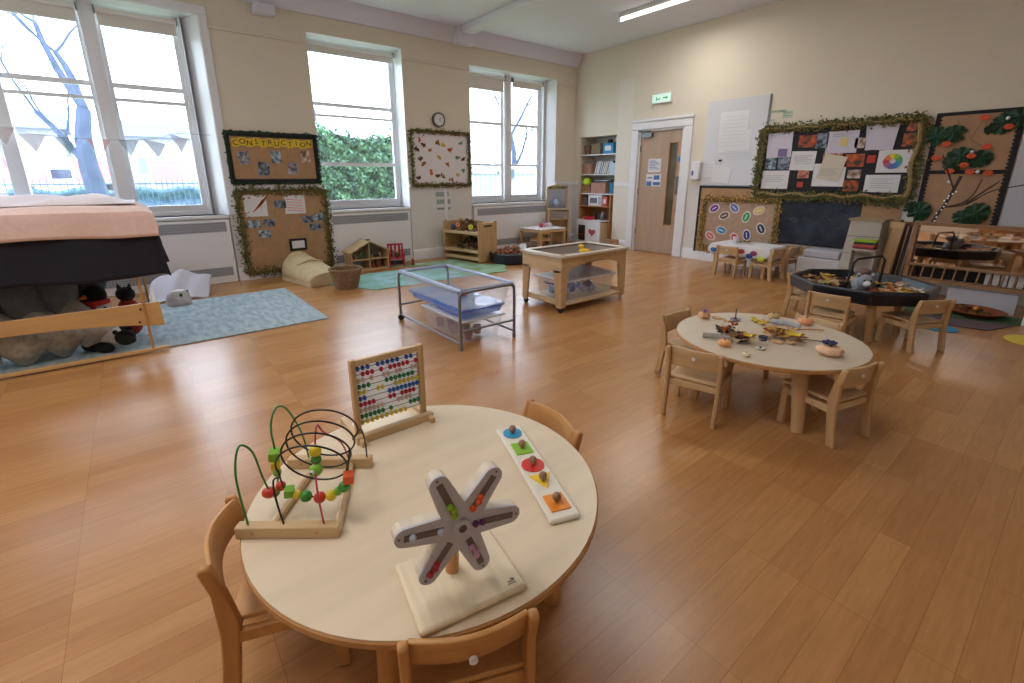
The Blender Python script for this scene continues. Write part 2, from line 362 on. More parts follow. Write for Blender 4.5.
# hedge
hg = MB()
q = random.Random(5)
def hpt(u, v):
    y = -4.75+u*3.6; z = .42+v*1.75*(1+.05*math.sin(u*9))
    return (-3.2-.35*v+.08*math.sin(u*40+v*30), y, z)
hg.grid(30, 12, hpt)
for i in range(9000):
    u, v = q.random(), q.random(); p = hpt(u, v); hg.leaf((p[0]+q.uniform(.0, .16), p[1], p[2]+q.uniform(-.03, .12)), q.uniform(.03, .06))
o = hg.obj('hedge', mat('hedge_leaves', (44, 84, 86), .7, rgb2=(104, 148, 110), scale=5, var=.4), smooth=False); tag(o, 'tall clipped green hedge outside the middle window', 'hedge')
# fence
t = thing('white_fence', 'white boarded fence with a gate outside the corner window', 'fence', (-3.6, -3.2, .42))
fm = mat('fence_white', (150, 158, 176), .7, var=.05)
s = MB()
for i in range(44): s.box((0, i*.16, .6), (.03, .15, 1.2+.02*(i % 2)))
s.obj('board_panel', fm, t)
MB().bb((.02, 0, .25), (.06, 7, .33)).bb((.02, 0, .95), (.06, 7, 1.03)).obj('rail', fm, t)
for yy in (1.35, 4.2):
    MB().box((.06, yy, .98), (.05, .5, .06)).box((.07, yy+.25, .95), (.05, .12, .25)).obj('gate_latch', mat('latch_black', (60, 70, 90), .5), t)
# ================================================================== CHAIRS AND TABLES
def make_chair(name, label, dark, group, W=.29, style=0):
    w1, w2 = (beech, beechx) if dark else (birchy, birch)
    t = thing(name, label, 'chair', (0, 0, 0), 0, group)
    hw = W/2
    for e in (-1, 1):
        x0, x1 = e*hw, e*(hw-.022)
        prof = [(-.185, 0), (-.140, 0), (-.122, .13), (-.108, .24), (-.125, .33), (-.148, .40), (-.155, .412), (-.172, .412), (-.178, .40), (-.160, .33), (-.158, .2), (-.168, .1)]
        MB().prism(prof, min(x0, x1), max(x0, x1), axis=0).obj('leg', w1, t, bevel=.006)
        MB().prism([(.095, 0), (.13, 0), (.128, .2), (.122, .212), (.09, .212)], min(x0, x1), max(x0, x1), axis=0).obj('leg', w1, t, bevel=.005)
        MB().box((e*(hw-.011), -.015, .19), (.018, .24, .035)).obj('side_rail', w2, t, bevel=.003)
    MB().grid(8, 6, lambda u, v: (-hw+.02+u*(W-.04), -.135+v*.28, .222-.012*math.sin(math.pi*u)*math.sin(math.pi*min(1, v*1.2)))).obj('seat', w2, t, solid=-.014, bevel=.003)
    MB().box((0, -.128, .195), (W-.04, .016, .035)).obj('back_rail', w2, t, bevel=.003)
    MB().box((0, .105, .19), (W-.04, .016, .035)).obj('front_rail', w2, t, bevel=.003)
    if dark: b = MB().grid(10, 3, lambda u, v: (-hw+.018+u*(W-.036), -.150+.0-.03*math.sin(math.pi*u)-.02*(v-.5), .325+v*.08+.006*math.sin(math.pi*u)))
    else: b = MB().grid(10, 3, lambda u, v: (-hw+.018+u*(W-.036), -.142-.014*math.sin(math.pi*u)-.02*(v-.5), .295+v*.11))
    b.obj('backrest', w2, t, solid=.012, bevel=.003)
    MB().cyl((0, -.19 if dark else -.163, .36), (0, -.196 if dark else -.17, .36), .009).obj('stud', white, t, label='round white plastic stud on the backrest')
    return t
def put(proto, mid, rz, label, group):
    a = R(rz); f = (-math.sin(a), math.cos(a)); loc = (mid[0]+f[0]*.155, mid[1]+f[1]*.155, 0)
    if proto.get('used'): return dup(proto, loc, a, label, group)
    proto['used'] = 1; proto.location = loc; proto.rotation_euler = (0, 0, a); proto['label'] = label; proto['group'] = group; return proto
g1 = 'beech chairs around the toy table'; g2 = 'pale wooden chairs around the leaf table'; g3 = 'wooden chairs around the black tray'; g4 = 'chairs at the party table'
cd = make_chair('nursery_chair', '', True, g1); cl = make_chair('nursery_chair', '', False, g2)
put(cd, (5.545, -6.945), -20, 'brown beech chair left of the toy table, next to the bead maze', g1)
put(cd, (6.175, -6.59), 67, 'brown beech chair in the foreground with its back to the viewer, below the spinner toy', g1)
bk_ = put(cd, (5.645, -5.865), 174, 'brown beech chair tucked behind the toy table beside the shape board', g1); bk_.scale = (1.12, 1.0, 1.0)
put(cl, (5.612, -4.80), 16, 'pale chair with white stud, front left of the leaf table', g2)
put(cl, (5.14, -4.235), -95, 'pale chair at the far left end of the leaf table, half behind another chair', g2)
put(cl, (6.232, -4.365), 74, 'pale chair on the right side of the leaf table, thick side leg in view', g2)
put(cl, (5.80, -3.66), 172, 'pale chair pushed in on the far side of the leaf table, mostly hidden', g2)
put(cl, (5.598, -2.87), 2, 'wooden chair in front of the black tray, back towards the leaf table', g3)
put(cl, (5.07, -2.13), -88, 'wooden chair at the left end of the black tray', g3)
put(cl, (6.165, -2.46), 59, 'wooden chair at the right of the black tray near the floor mats', g3)
put(cl, (3.80, -.97), 0, 'wooden chair in front of the party table, back towards the room', g4)
put(cl, (4.34, -.70), 80, 'wooden chair at the near right corner of the party table', g4)
put(cl, (4.38, -.33), 84, 'wooden chair at the far right end of the party table', g4)
def round_table(lab, c, r, h, topm, legs, leghw, ang):
    t = thing('round_table', lab, 'table', (c[0], c[1], 0), 0)
    MB().lathe([(0.001, h-.003), (r-.004, h-.003), (r-.004, h), (.001, h)], n=72).obj('tabletop', topm, t)
    MB().lathe([(.001, h-.024), (r-.006, h-.024), (r, h-.02), (r, h-.006), (r-.004, h-.0025), (.001, h-.0025)], n=72).obj('edge', edgewood, t)
    for a in legs:
        a = R(a); x, y = leghw*math.cos(a), leghw*math.sin(a)
        MB().cyl((x*1.03, y*1.03, 0), (x*.88, y*.88, h-.024), .028, .042, 20).obj('leg', ang, t)
    s = MB()
    for k in range(4):
        a, b = R(legs[k]), R(legs[(k+1) % 4]); p, q_ = Vector((math.cos(a), math.sin(a), 0))*leghw*.95, Vector((math.cos(b), math.sin(b), 0))*leghw*.95
        d = q_-p; s.box(((p+q_)/2+Vector((0, 0, h-.05))), (d.length, .018, .05), (0, 0, math.atan2(d.y, d.x)))
    s.obj('apron', ang, t)
    return t
T1 = (5.695, -6.418); T2 = (5.726, -4.222); HT = .39
round_table('pale round table in the foreground carrying the wooden toys', T1, .507, HT, tabletop, [44, 134, 224, 314], .37, beech)
round_table('pale round table covered with autumn leaves and little pumpkins', T2, .498, HT, tabletop2, [-38, 52, 142, 232], .385, birchy)
# ------------------------------------------------------------------ bead maze
def V(*a): return Vector(a)
A0 = V(5.589, -6.923, HT); ux = V(.61, .79, 0).normalized(); uy = V(-.79, .61, 0).normalized()
t = thing('bead_maze', 'wooden bead maze with green, black and pink wires and painted beads', 'toy', A0, 0)
Mz = Matrix((ux, uy, V(0, 0, 1))).transposed().to_4x4(); t.rotation_euler = Mz.to_euler()
L, D = .265, .30
for nm, y in (('base_block', 0), ('base_block', D)): 
    b = MB().bb((0, y, 0), (L, y+.03, .034)).obj(nm, birch, t, bevel=.003)
    s = MB()
    for x in (.045, .21): s.cyl((x, y-.0005, .018), (x, y+.001, .018), .005, n=12)
    s.obj('screw_plug', beech, b)
for x0, x1 in ((.06, .09), (.235, .20)): MB().tube([(x0+.02, .02, .012), (x1, D+.01, .012)], .011, 8).obj('side_rail', birch, t)
gw = mat('green_wire', (48, 140, 62), .35); bw = mat('black_wire', (22, 22, 26), .35); pw = mat('pink_wire', (196, 60, 96), .35)
def spline(pts, n=10):
    P = [Vector(p) for p in pts]; out = []
    for i in range(len(P)-1):
        a = P[max(i-1, 0)]; b = P[i]; c = P[i+1]; d = P[min(i+2, len(P)-1)]
        for k in range(n):
            s = k/n; out.append(.5*((2*b)+(c-a)*s+(2*a-5*b+4*c-d)*s*s+(3*b-3*c+d-a)*s**3))
    return out+[P[-1]]
MB().tube(spline([(.03, .015, .03), (.018, .02, .17), (.022, .045, .242), (.035, .075, .21), (.043, .09, .12), (.045, .11, .062), (.048, .135, .055), (.048, .155, .08), (.045, .165, .14), (.035, .18, .22), (.04, .21, .262), (.05, .25, .24), (.06, .30, .13), (.065, .315, .03)]), .0028).obj('green_wire', gw, t)
hel = [(.122, .015, .03), (.103, .03, .10), (.093, .05, .14)]
for k in range(0, 45):
    a = math.pi-k/12*2*math.pi+.3; f = k/44
    hel.append((.182+.090*math.cos(a), .07+.13*f-.025*math.sin(a), .155+.055*f+.078*math.sin(a)))
hel += [(.262, .25, .17), (.258, .29, .10), (.25, .315, .03)]
MB().tube(spline(hel, 4), .0026, 8).obj('black_wire', bw, t)
MB().tube(spline([(.225, .015, .03), (.212, .03, .13), (.20, .07, .2), (.195, .11, .262), (.195, .15, .22), (.195, .26, .12), (.19, .315, .03)]), .0026).obj('pink_wire', pw, t)
bc = {'red': mat('bead_red', (206, 62, 40), .35), 'green': mat('bead_green', (60, 150, 60), .35), 'lime': mat('bead_lime', (130, 190, 60), .35), 'yellow': mat('bead_yellow', (232, 208, 50), .35), 'orange': mat('bead_orange', (228, 96, 40), .35)}
def bead(p, c, r=.013, cube=False, sc=(1, 1, 1)):
    b = MB()
    (b.box(p, (r*1.8, r*1.8, r*1.8), (.2, .1, .3)) if cube else b.ball(p, r, sc, 14)).obj('bead', bc[c], t, bevel=.002 if cube else 0)
bead((.045, .105, .062), 'red', .017, sc=(1.2, 1, .9)); bead((.05, .122, .05), 'green', .014); bead((.062, .135, .06), 'red', .014)
bead((.047, .155, .09), 'lime', .012); bead((.045, .158, .115), 'yellow', .013, True); bead((.043, .163, .143), 'lime', .016, True)
for p, c, r_, q_ in [((.108, .09, .075), 'lime', .014, True), ((.128, .09, .066), 'yellow', .012, False), ((.152, .09, .060), 'green', .016, False), ((.188, .09, .056), 'red', .016, False), ((.220, .09, .062), 'yellow', .015, False), ((.240, .09, .075), 'lime', .012, False), ((.258, .09, .090), 'green', .016, False), ((.272, .09, .118), 'orange', .015, True)]: bead(p, c, r_, q_)
MB().tube(spline([(.092, .08, .15), (.10, .09, .08), (.152, .09, .060), (.220, .09, .062), (.262, .09, .095), (.272, .12, .19)]), .0022).obj('black_wire', bw, t)
bead((.199, .075, .21), 'yellow', .016); bead((.200, .072, .186), 'green', .014); bead((.203, .058, .165), 'lime', .017)
MB().ball((.200, .042, .168), .006).obj('painted_eye', white, t); MB().ball((.199, .0365, .168), .003).obj('painted_eye', black, t)
# ------------------------------------------------------------------ abacus
t = thing('abacus', 'wooden frame abacus with ten rows of coloured beads', 'toy', (5.335, -6.365, HT), R(90))
# local x -> world +y, local y -> world -x ; front faces world +x = local -y
for e in (-1, 1):
    MB().box((e*.128, .02, .15), (.02, .026, .30)).obj('upright', birchy, t, bevel=.004)
    MB().box((e*.133, .02+.04, .011), (.02, .22, .022)).obj('foot', birch, t, bevel=.003)
MB().box((0, .02, .285), (.24, .018, .024)).obj('top_rail', birch, t, bevel=.003)
MB().box((0, -.012, .014), (.30, .026, .028)).obj('bottom_rail', birch, t, bevel=.003)
MB().box((0, .036, .16), (.24, .004, .23)).obj('back_board', mat('abacus_back', (246, 246, 252), .5, emit=.12), t)  # faint glow in the material lifts the shaded board towards white
cols = [mat('abacus_blue', (30, 100, 190), .35), mat('abacus_red', (196, 30, 50), .35), mat('abacus_wood', (214, 196, 178), .4), mat('abacus_green', (30, 130, 70), .35), mat('abacus_yellow', (228, 208, 60), .4)]
pat = ['111.111110111', '.1110101111101', '11.1..11.11..11', '111...11111111', '11..11..111111', '11.....11111111', '1111...11.11111', '111111...111111', '111111.1....111', '1111111111..1']
for k in range(10):
    z = .262-k*.0228
    MB().cyl((-.12, .02, z), (.12, .02, z), .0015, n=6).obj('rod', chrome, t)
    p = pat[k]; s = []; n = 0
    for i, ch in enumerate(p):
        if ch == '1' and n < 10:
            MB().ball((-.11+.22*i/(len(p)-1), .02, z), .0092, (.8, 1, 1), 10).obj('bead', cols[k % 5], t); n += 1
# ------------------------------------------------------------------ spinner
t = thing('rattle_wheel', 'grey six-armed spinning rattle wheel with coloured balls on a pale square stand', 'toy', (6.052, -6.548, HT), R(-10.))
pm = wood('plate_wood', (232, 218, 190), .4)
# local: x = towards viewer (normal), y = along long edge
pl = MB().bb((-.10, -.115, 0), (.10, .135, .018)).obj('base_plate', pm, t, bevel=.008)
MB().cyl((0, -.008, 0), (0, .008, 0), .0012).cyl((.006, -.01, 0), (.006, .01, 0), .001).cyl((-.006, 0, 0), (-.004, .009, 0), .0015).xf((.075, .105, .0182)).obj('printed_mark', mat('mark_grey', (110, 110, 105), .7), pl)
MB().cyl((-.02, 0, .018), (-.005, 0, .17), .016, n=20).obj('post', beech, t)
st = mat('grey_painted_wood', (196, 198, 208), .45); stw = wood('star_side', (222, 212, 196), .5)
ST = -9; N_ = 6; RI, RO, hwid = .034, .142, .0215
def star(rr=0):
    pts = []
    for k in range(N_):
        a = R(60*k+ST); d = (math.cos(a), math.sin(a)); n = (-d[1], d[0])
        for j in range(9):
            b = -math.pi/2+math.pi*j/8; h = hwid+rr
            pts.append(((RO-hwid)*d[0]+h*(math.cos(b)*d[0]+math.sin(b)*n[0]), (RO-hwid)*d[1]+h*(math.cos(b)*d[1]+math.sin(b)*n[1])))
        a2 = R(60*k+ST+30); pts.append((.056*math.cos(a2), .056*math.sin(a2)))
    return pts
wl = MB().prism(star(-.001), -.014, .013, axis=0).obj('wheel', stw, t, smooth=False)
fr = MB()
pts = star()
fr.prism(pts, .010, .016, axis=0); fo = fr.obj('wheel_face', st, t, smooth=False)
for o_ in (wl, fo): o_.location = (.035, 0, .192); 
hub = MB().cyl((.0, 0, 0), (.03, 0, 0), .019, n=24).obj('hub', st, t); hub.location = (.03, 0, .192)
h2 = MB().cyl((.03, 0, 0), (.0312, 0, 0), .009, n=20).obj('hub_hole', mat('recess_dark', (92, 86, 84), .6), t); h2.location = (.03, 0, .192)
balls = [('balls_orange', (230, 90, 40), [.045, .06, .073]), ('balls_lime', (150, 200, 50), [.035, .05, .062]), ('balls_pale_blue', (190, 210, 235), [.045, .108]), ('balls_red', (180, 40, 60), [.09, .102, .114]), ('balls_lilac', (200, 160, 200), [.065, .08, .092]), ('balls_purple', (110, 50, 120), [.034, .046])]
for k in range(6):
    a = 60*k+ST
    sl = MB().box((0, .082, 0), (.0015, .082, .0145)); sl.xf(rx=R(a)).obj('slot', mat('slot_dark', (112, 104, 100), .4), t).location = (.052, 0, .192)
order = [5, 0, 1, 2, 3, 4]
for k in range(6):
    nm, col, rs = balls[order[k]]; a = R(60*k+ST)
    for i, r_ in enumerate(rs):
        MB().ball((0, r_*math.cos(a)+(.002 if i % 2 else -.002), r_*math.sin(a)), .0075).obj('ball', mat(nm, col, .3), t).location = (.054, 0, .192)
for k in range(6):
    a = R(60*k+ST)
    MB().cyl((.017, (.133)*math.cos(a), (.133)*math.sin(a)), (.0155, (.133)*math.cos(a), (.133)*math.sin(a)), .003, n=8).obj('screw', chrome, t).location = (.035, 0, .192)
# ------------------------------------------------------------------ knob puzzle
t = thing('shape_puzzle', 'white knobbed puzzle board with five coloured shapes', 'toy', (5.842, -6.13, HT), math.atan2(-.171, .475))
bd = MB().bb((-.252, -.046, 0), (.248, .046, .016)).obj('board', mat('puzzle_white', (232, 228, 216), .4), t, bevel=.006)
shp = [(-.20, 'blue', (40, 150, 205), 'c'), (-.10, 'lime', (140, 200, 50), 's'), (0, 'red', (215, 50, 45), 'o'), (.085, 'yellow', (245, 205, 40), 't'), (.185, 'orange', (240, 145, 40), 's')]
for x, nm, col, k in shp:
    m_ = mat('puzzle_'+nm, col, .4); b = MB()
    if k == 's': b.bb((x-.034, -.029, .0158), (x+.034, .029, .02))
    elif k == 't': b.prism([(x-.04, -.03), (x+.03, -.03), (x-.01, .035)] if 0 else [(x-.032, -.032), (x+.036, 0.0), (x-.032, .034)], .0158, .02)
    elif k == 'c': b.cyl((x, 0, .0158), (x, 0, .02), .033, n=32)
    else: b.lathe([(.001, 0), (.036, 0), (.036, .0042), (.001, .0042)], (x, 0, .0158), 32)
    p_ = b.obj('shape_piece', m_, t, label={'c': 'blue circle piece', 's': nm+' square piece', 'o': 'red round piece', 't': 'yellow triangle piece'}[k])
    MB().cyl((x, 0, .02), (x, 0, .028), .005, n=10).ball((x, 0, .036), .013, n=14).obj('knob', mat('knob_wood', (150, 118, 92), .5, var=.2, scale=60), p_)
# ================================================================== LEAF TABLE CONTENT
def gourd(lab, x, y, r, col, group='mini pumpkins on the leaf table', z=HT, sc=.62, cat='pumpkin', name='mini_pumpkin'):
    t = thing(name, lab, cat, (x, y, z), rnd.uniform(0, 6), group); m_ = mat('pumpkin%d_%d' % (col[0], col[1]), col, .5); sc *= 1.45
    prof = [(.001, .12), (.5, .02), (.86, .3), (1, .62), (.9, .98), (.55, 1.2), (.22, 1.16), (.001, 1.05)]
    MB().lathe([(a*r, b*r*sc*1.0) for a, b in prof], n=32, sq=lambda a: 1+.06*math.cos(8*a)).obj('body', m_, t)
    MB().tube([(0, 0, r*sc*1.02), (r*.06, 0, r*sc*1.3), (r*.2, 0, r*sc*1.5)], [r*.13, r*.09, r*.07], 6).obj('stem', mat('stem', (96, 92, 60), .8), t)
    return t
peach = (236, 178, 132)
gourd('peach pumpkin at the far left edge of the leaf table, beside a pink shell', 5.30, -4.165, .038, peach)
gourd('peach pumpkin near the front left, just beyond the chair back', 5.65, -4.57, .034, (238, 172, 110))
gourd('peach pumpkin at the far right of the leaf table beside the grey tube', 5.773, -3.80, .042, (236, 166, 120))
gourd('pale gold pumpkin standing at the far middle of the leaf table', 5.599, -3.84, .036, (196, 168, 110))
gourd('tiny cream pumpkin alone at the front of the leaf table', 5.80, -4.63, .020, (230, 214, 180))
gourd('largest flat peach pumpkin with dark blue flowers, right front', 6.06, -4.27, .062, (240, 196, 160), sc=.46)
def flower(lab, x, y, r, col, z=HT, tube=0):
    t = thing('artificial_flower', lab, 'flower', (x, y, z), rnd.uniform(0, 6), 'artificial flowers on the leaf table'); b = MB()
    for k in range(12):
        a = k*2.4; d = Vector((math.cos(a), math.sin(a), .25+.1*(k % 3))); p = d*r*.55; b.ball((p.x, p.y, p.z+r*.12), r*.42, (1, .6, .35), 8, (0, -.3, a))
    b.obj('petals', mat('petal%d' % col[2], col, .7), t); MB().ball((0, 0, r*.4), r*.28, n=8).obj('centre', mat('flower_centre', (60, 56, 60), .8), t)
    if tube: MB().cyl((0, 0, r*.3), (.0, 0, r*2.4), .004, n=6).obj('stem', mat('stem', (96, 92, 60), .8), t)
flower('lilac grey flower with upright stem at the back of the leaf table', 5.461, -4.071, .035, (150, 140, 160), tube=1)
flower('purple flower lying on the far left peach pumpkin', 5.31, -4.175, .026, (150, 110, 165), HT+.045)
flower('navy flower near the middle of the leaf table', 5.69, -4.08, .03, (50, 56, 90))
flower('dark blue flower sitting on the largest pumpkin', 6.05, -4.26, .038, (44, 50, 110), HT+.05)
flower('white daisy with dark centre at the front of the leaf pile', 5.80, -4.47, .026, (225, 225, 222))
def slab(name, lab, cat, pts, h, m_, group=None, z=HT, bev=.003):
    return tag(MB().prism(pts, z, z+h).obj(name, m_, bevel=bev), lab, cat, group)
def stick(name, lab, cat, a, b, r, m_, group=None, r1=None):
    return tag(MB().tube([a, ((a[0]+b[0])/2, (a[1]+b[1])/2+.004, (a[2]+b[2])/2+.004), b], [r, r*.95, r1 or r*.9], 8).obj(name, m_), lab, cat, group)
greyc = mat('grey_corn', (168, 162, 160), .8, bump=.6, scale=90, var=.15)
stick('corn_cob', 'grey speckled corn cob lying front left on the leaf table', 'corn cob', (5.50, -4.53, HT+.016), (5.63, -4.47, HT+.016), .015, greyc, 'grey corn cobs')
stick('corn_cob', 'long grey corn cob at the far right beside the peach pumpkin', 'corn cob', (5.63, -3.94, HT+.017), (5.79, -3.93, HT+.017), .016, mat('grey_blue_corn', (176, 184, 196), .8, var=.1, scale=50), 'grey corn cobs')
stick('twig', 'thin twig pointing off the far right edge of the leaf table', 'twig', (5.78, -3.98, HT+.005), (5.90, -3.87, HT+.01), .004, beech, 'twigs on the leaf table')
stick('twig', 'thin grey twig right of the big leaf pile', 'twig', (5.88, -4.13, HT+.005), (6.02, -4.10, HT+.01), .004, mat('twig_grey', (140, 132, 110), .9), 'twigs on the leaf table')
def leaf_mb(c, r, rz, lift, seed):
    q = random.Random(seed); mb = MB(); pts = []
    n = 10
    for k in range(n):
        a = 2*math.pi*k/n+rz; rr = r*(1 if k % 2 else .62)*(1.15 if k == 5 else 1)
        pts.append((c[0]+rr*math.cos(a), c[1]+rr*.75*math.sin(a), c[2]+lift*(.5+.5*math.cos(2*a+q.random()))))
    ce = (c[0], c[1], c[2]+lift*.3)
    for k in range(n): mb.face([ce, pts[k], pts[(k+1) % n]])
    return mb
lc = {'gold': (206, 160, 60), 'brown': (140, 96, 60), 'tan': (206, 170, 128), 'yellow': (222, 196, 50), 'russet': (172, 92, 44), 'cream': (224, 204, 172), 'dark': (70, 62, 52), 'olive': (150, 146, 70)}
for k_, c_ in lc.items(): mat('leaf_'+k_, c_, .7, var=.15, scale=30)
q = random.Random(3)
LBL = {'gold': 'golden', 'brown': 'brown', 'tan': 'tan', 'yellow': 'bright yellow', 'russet': 'russet', 'cream': 'cream', 'dark': 'dark', 'olive': 'olive green'}
def leaves(spots, z, n, r, where, spread, group, seed, weights, name='autumn_leaf'):
    q = random.Random(seed)
    for i in range(n):
        cx_, cy_ = spots[i % len(spots)]
        x, y = cx_+q.gauss(0, spread), cy_+q.gauss(0, spread); k_ = q.choice(weights)
        o = leaf_mb((0, 0, 0), r*q.uniform(.7, 1.25), q.uniform(0, 6), q.uniform(.01, .03), seed*100+i).obj(name, MATS['leaf_'+k_], smooth=False, solid=.0015)
        o.location = (x, y, z+.004+.0022*i*(.5 if n > 20 else 1)); tag(o, f'{LBL[k_]} autumn leaf {where}', 'leaf', group+', '+LBL[k_])
leaves([(5.60, -4.38), (5.66, -4.44), (5.72, -4.42), (5.55, -4.36)], HT, 38, .034, 'in the left pile on the round leaf table', .03, 'left leaf pile', 1, ['brown', 'tan', 'dark', 'russet', 'cream'])
leaves([(5.80, -4.14), (5.84, -4.19), (5.76, -4.20)], HT, 32, .034, 'in the right pile on the round leaf table', .034, 'right leaf pile', 2, ['gold', 'brown', 'tan', 'tan', 'gold', 'russet'])
leaves([(5.56, -4.00), (5.62, -4.02)], HT, 4, .035, 'at the far middle of the round leaf table', .02, 'back leaf pile', 4, ['yellow', 'olive', 'gold'])
for lab, x, y, r_ in [('big bright yellow leaf on the left leaf pile', 5.715, -4.43, .042), ('big yellow leaf at the front of the right leaf pile', 5.87, -4.21, .05)]:
    o = leaf_mb((0, 0, 0), r_, 1, .02, 9).obj('autumn_leaf', MATS['leaf_yellow'], smooth=False, solid=.002); o.location = (x, y, HT+.045); tag(o, lab, 'leaf')
for lab, x, y in [('pink oval shell beside the far left pumpkin', 5.36, -4.11), ('peach oval wood slice left of the right leaf pile', 5.73, -4.26), ('pale wood slice in front of the right leaf pile', 5.81, -4.29)]:
    o = MB().lathe([(.001, 0), (.030, 0), (.034, .006), (.030, .012), (.001, .013)], n=20).obj('wood_slice', MATS['leaf_tan'], solid=0); o.location = (x, y, HT); o.scale = (1, .7, 1); tag(o, lab, 'wood slice')
t = thing('toy_boat', 'tiny silver and navy toy boat in the left leaf pile', 'toy', (5.778, -4.40, HT+.03)); MB().lathe([(.012, 0), (.02, 0), (.024, .025), (.02, .02), (.012, .018)], n=6).obj('hull', mat('toy_navy', (44, 52, 88), .5), t)
# ================================================================== WINDOW WALL DISPLAYS
def garland(p0, p1, w, n, lrange=(.012, .022), m=None, out=(1, 0, 0), seed=1, twist=.6):
    """leafy garland strip between two points, as one mesh builder"""
    mb = MB(); q = random.Random(seed); p0, p1 = Vector(p0), Vector(p1); d = (p1-p0); L = d.length; d.normalize(); o = Vector(out); s = d.cross(o).normalized()
    mb.tube([p0+d*L*i/10+o*.012+s*(.006*math.sin(i*2.1)) for i in range(11)], .006, 5)
    for i in range(int(n*L)):
        p = p0+d*q.uniform(0, L)+s*q.gauss(0, w*.33)+o*q.uniform(.004, .03)
        mb.leaf(p, q.uniform(*lrange), (o.x+q.uniform(-twist, twist), o.y+q.uniform(-twist, twist), q.uniform(-twist, twist)))
    return mb
def rect_garland(parent, y0, y1, z0, z1, w, n, m, x=.02, sides='tblr', name='leaf_garland', axis=0, seed=1):
    def P(a, z): return (x, a, z) if axis == 0 else (a, -x, z)
    o = (1, 0, 0) if axis == 0 else (0, -1, 0)
    S = {'t': ((y0, z1), (y1, z1)), 'b': ((y0, z0), (y1, z0)), 'l': ((y0, z0), (y0, z1)), 'r': ((y1, z0), (y1, z1))}
    for i, k in enumerate(sides):
        a, b = S[k]; g = garland(P(*a), P(*b), w, n, out=o, seed=seed+i); g.obj(name, m, parent, smooth=False)
def photo_mat(i):
    pal = [((70, 80, 110), (200, 190, 200)), ((60, 70, 90), (180, 200, 220)), ((110, 80, 70), (220, 200, 190)), ((40, 50, 70), (150, 160, 180)), ((200, 90, 30), (60, 40, 30)), ((150, 60, 50), (220, 170, 140))][i]
    return mat(f'photo_print_{i}', pal[0], .4, rgb2=pal[1], scale=22, detail=2)
def sheet(parent, y0, z0, w, h, m, x=.03, rot=0, name='photo', axis=0, label=None):
    mb = MB().box((0, 0, 0), (.002, w, h)).xf(rx=R(rot)) if axis == 0 else MB().box((0, 0, 0), (w, .002, h)).xf(ry=R(rot))
    mb.xf((x, y0, z0) if axis == 0 else (y0, -x, z0)); return mb.obj(name, m, parent, smooth=False, label=label)
# --- board 1
t = thing('notice_board', 'brown notice board with black leafy border and yellow CONSTRUCTION letters', 'notice board', (.001, -5.46, 1.52))
MB().bb((0, -.54, -.31), (.018, .54, .31)).obj('backing', hessian, t)
s = MB().bb((.0, -.54, .26), (.022, .54, .315)).bb((.0, -.54, -.315), (.022, .54, -.26)).bb((.0, -.54, -.315), (.022, -.485, .315)).bb((.0, .485, -.315), (.022, .54, .315))
for i in range(36):
    y = -.52+i*.0297; s.cyl((.0, y, .26), (.0225, y, .26), .014, n=10).cyl((.0, y, -.26), (.0225, y, -.26), .014, n=10)
s.obj('scalloped_border', blackcard, t)
rect_garland(t, -.53, .53, -.30, .30, .03, 170, ivyd, seed=3)
for i, ch in enumerate('CONSTRUCTION'):
    y = -.43+i*.078; z = .185+(.01 if i % 2 else -.006)
    b = MB().box((.026, y, z), (.004, .072, .095)).obj('letter_card', yellow, t)
    text_mb(ch, .085, .0008, .001).xf(rx=RX).xf(rz=RX).xf((.029, y, z-.002)).obj('letter', black, b, smooth=False)
for i, (y, z, r_, w, h) in enumerate([(-.36, .0, 8, .12, .15), (-.15, -.13, -6, .13, .16), (.01, .02, 5, .12, .15), (.20, -.12, -8, .12, .15), (.37, .03, 4, .12, .15)]): sheet(t, y, z, w, h, photo_mat([0, 3, 1, 0, 2][i]), .022, r_)
# --- board 2
t = thing('notice_board', 'tall hessian notice board with moss and ivy border, small photos and a black framed card', 'notice board', (.001, -5.43, .61))
MB().bb((0.02, -.54, -.53), (.036, .54, .52)).obj('backing', hessian, t)
rect_garland(t, -.53, .53, -.52, .51, .10, 420, moss, x=.035, name='moss_garland', seed=9)
rect_garland(t, -.54, .54, -.53, .52, .06, 60, ivy, x=.045, name='ivy_garland', seed=13)
for y, z, w, h in [(-.34, .33, .26, .27), (.13, .33, .26, .24)]: sheet(t, y, z, w, h, paper, .04, 0, 'drawing')
s = MB()
for i in range(6): s.box((.0425, -.32+.02*i, .30+.025*i), (.001, .15, .012), (R(40), 0, 0))
for i in range(5): s.box((.0425, .13, .25+.035*i), (.001, .2, .008), (R(-6), 0, 0))
s.obj('orange_marks', mat('crayon_orange', (224, 130, 80), .7), t)
for i, (y, z) in enumerate([(-.05, .34), (-.39, .10), (-.21, .11), (-.28, -.03), (.27, .13), (.42, .15), (.36, .02)]): sheet(t, y, z, .14, .095, photo_mat(1 if i % 2 else 3), .04, 0)
MB().bb((.04, .00, -.28), (.05, .22, -.12)).obj('black_frame', black, t); MB().bb((.05, .03, -.25), (.052, .19, -.15)).obj('card', paper, t)
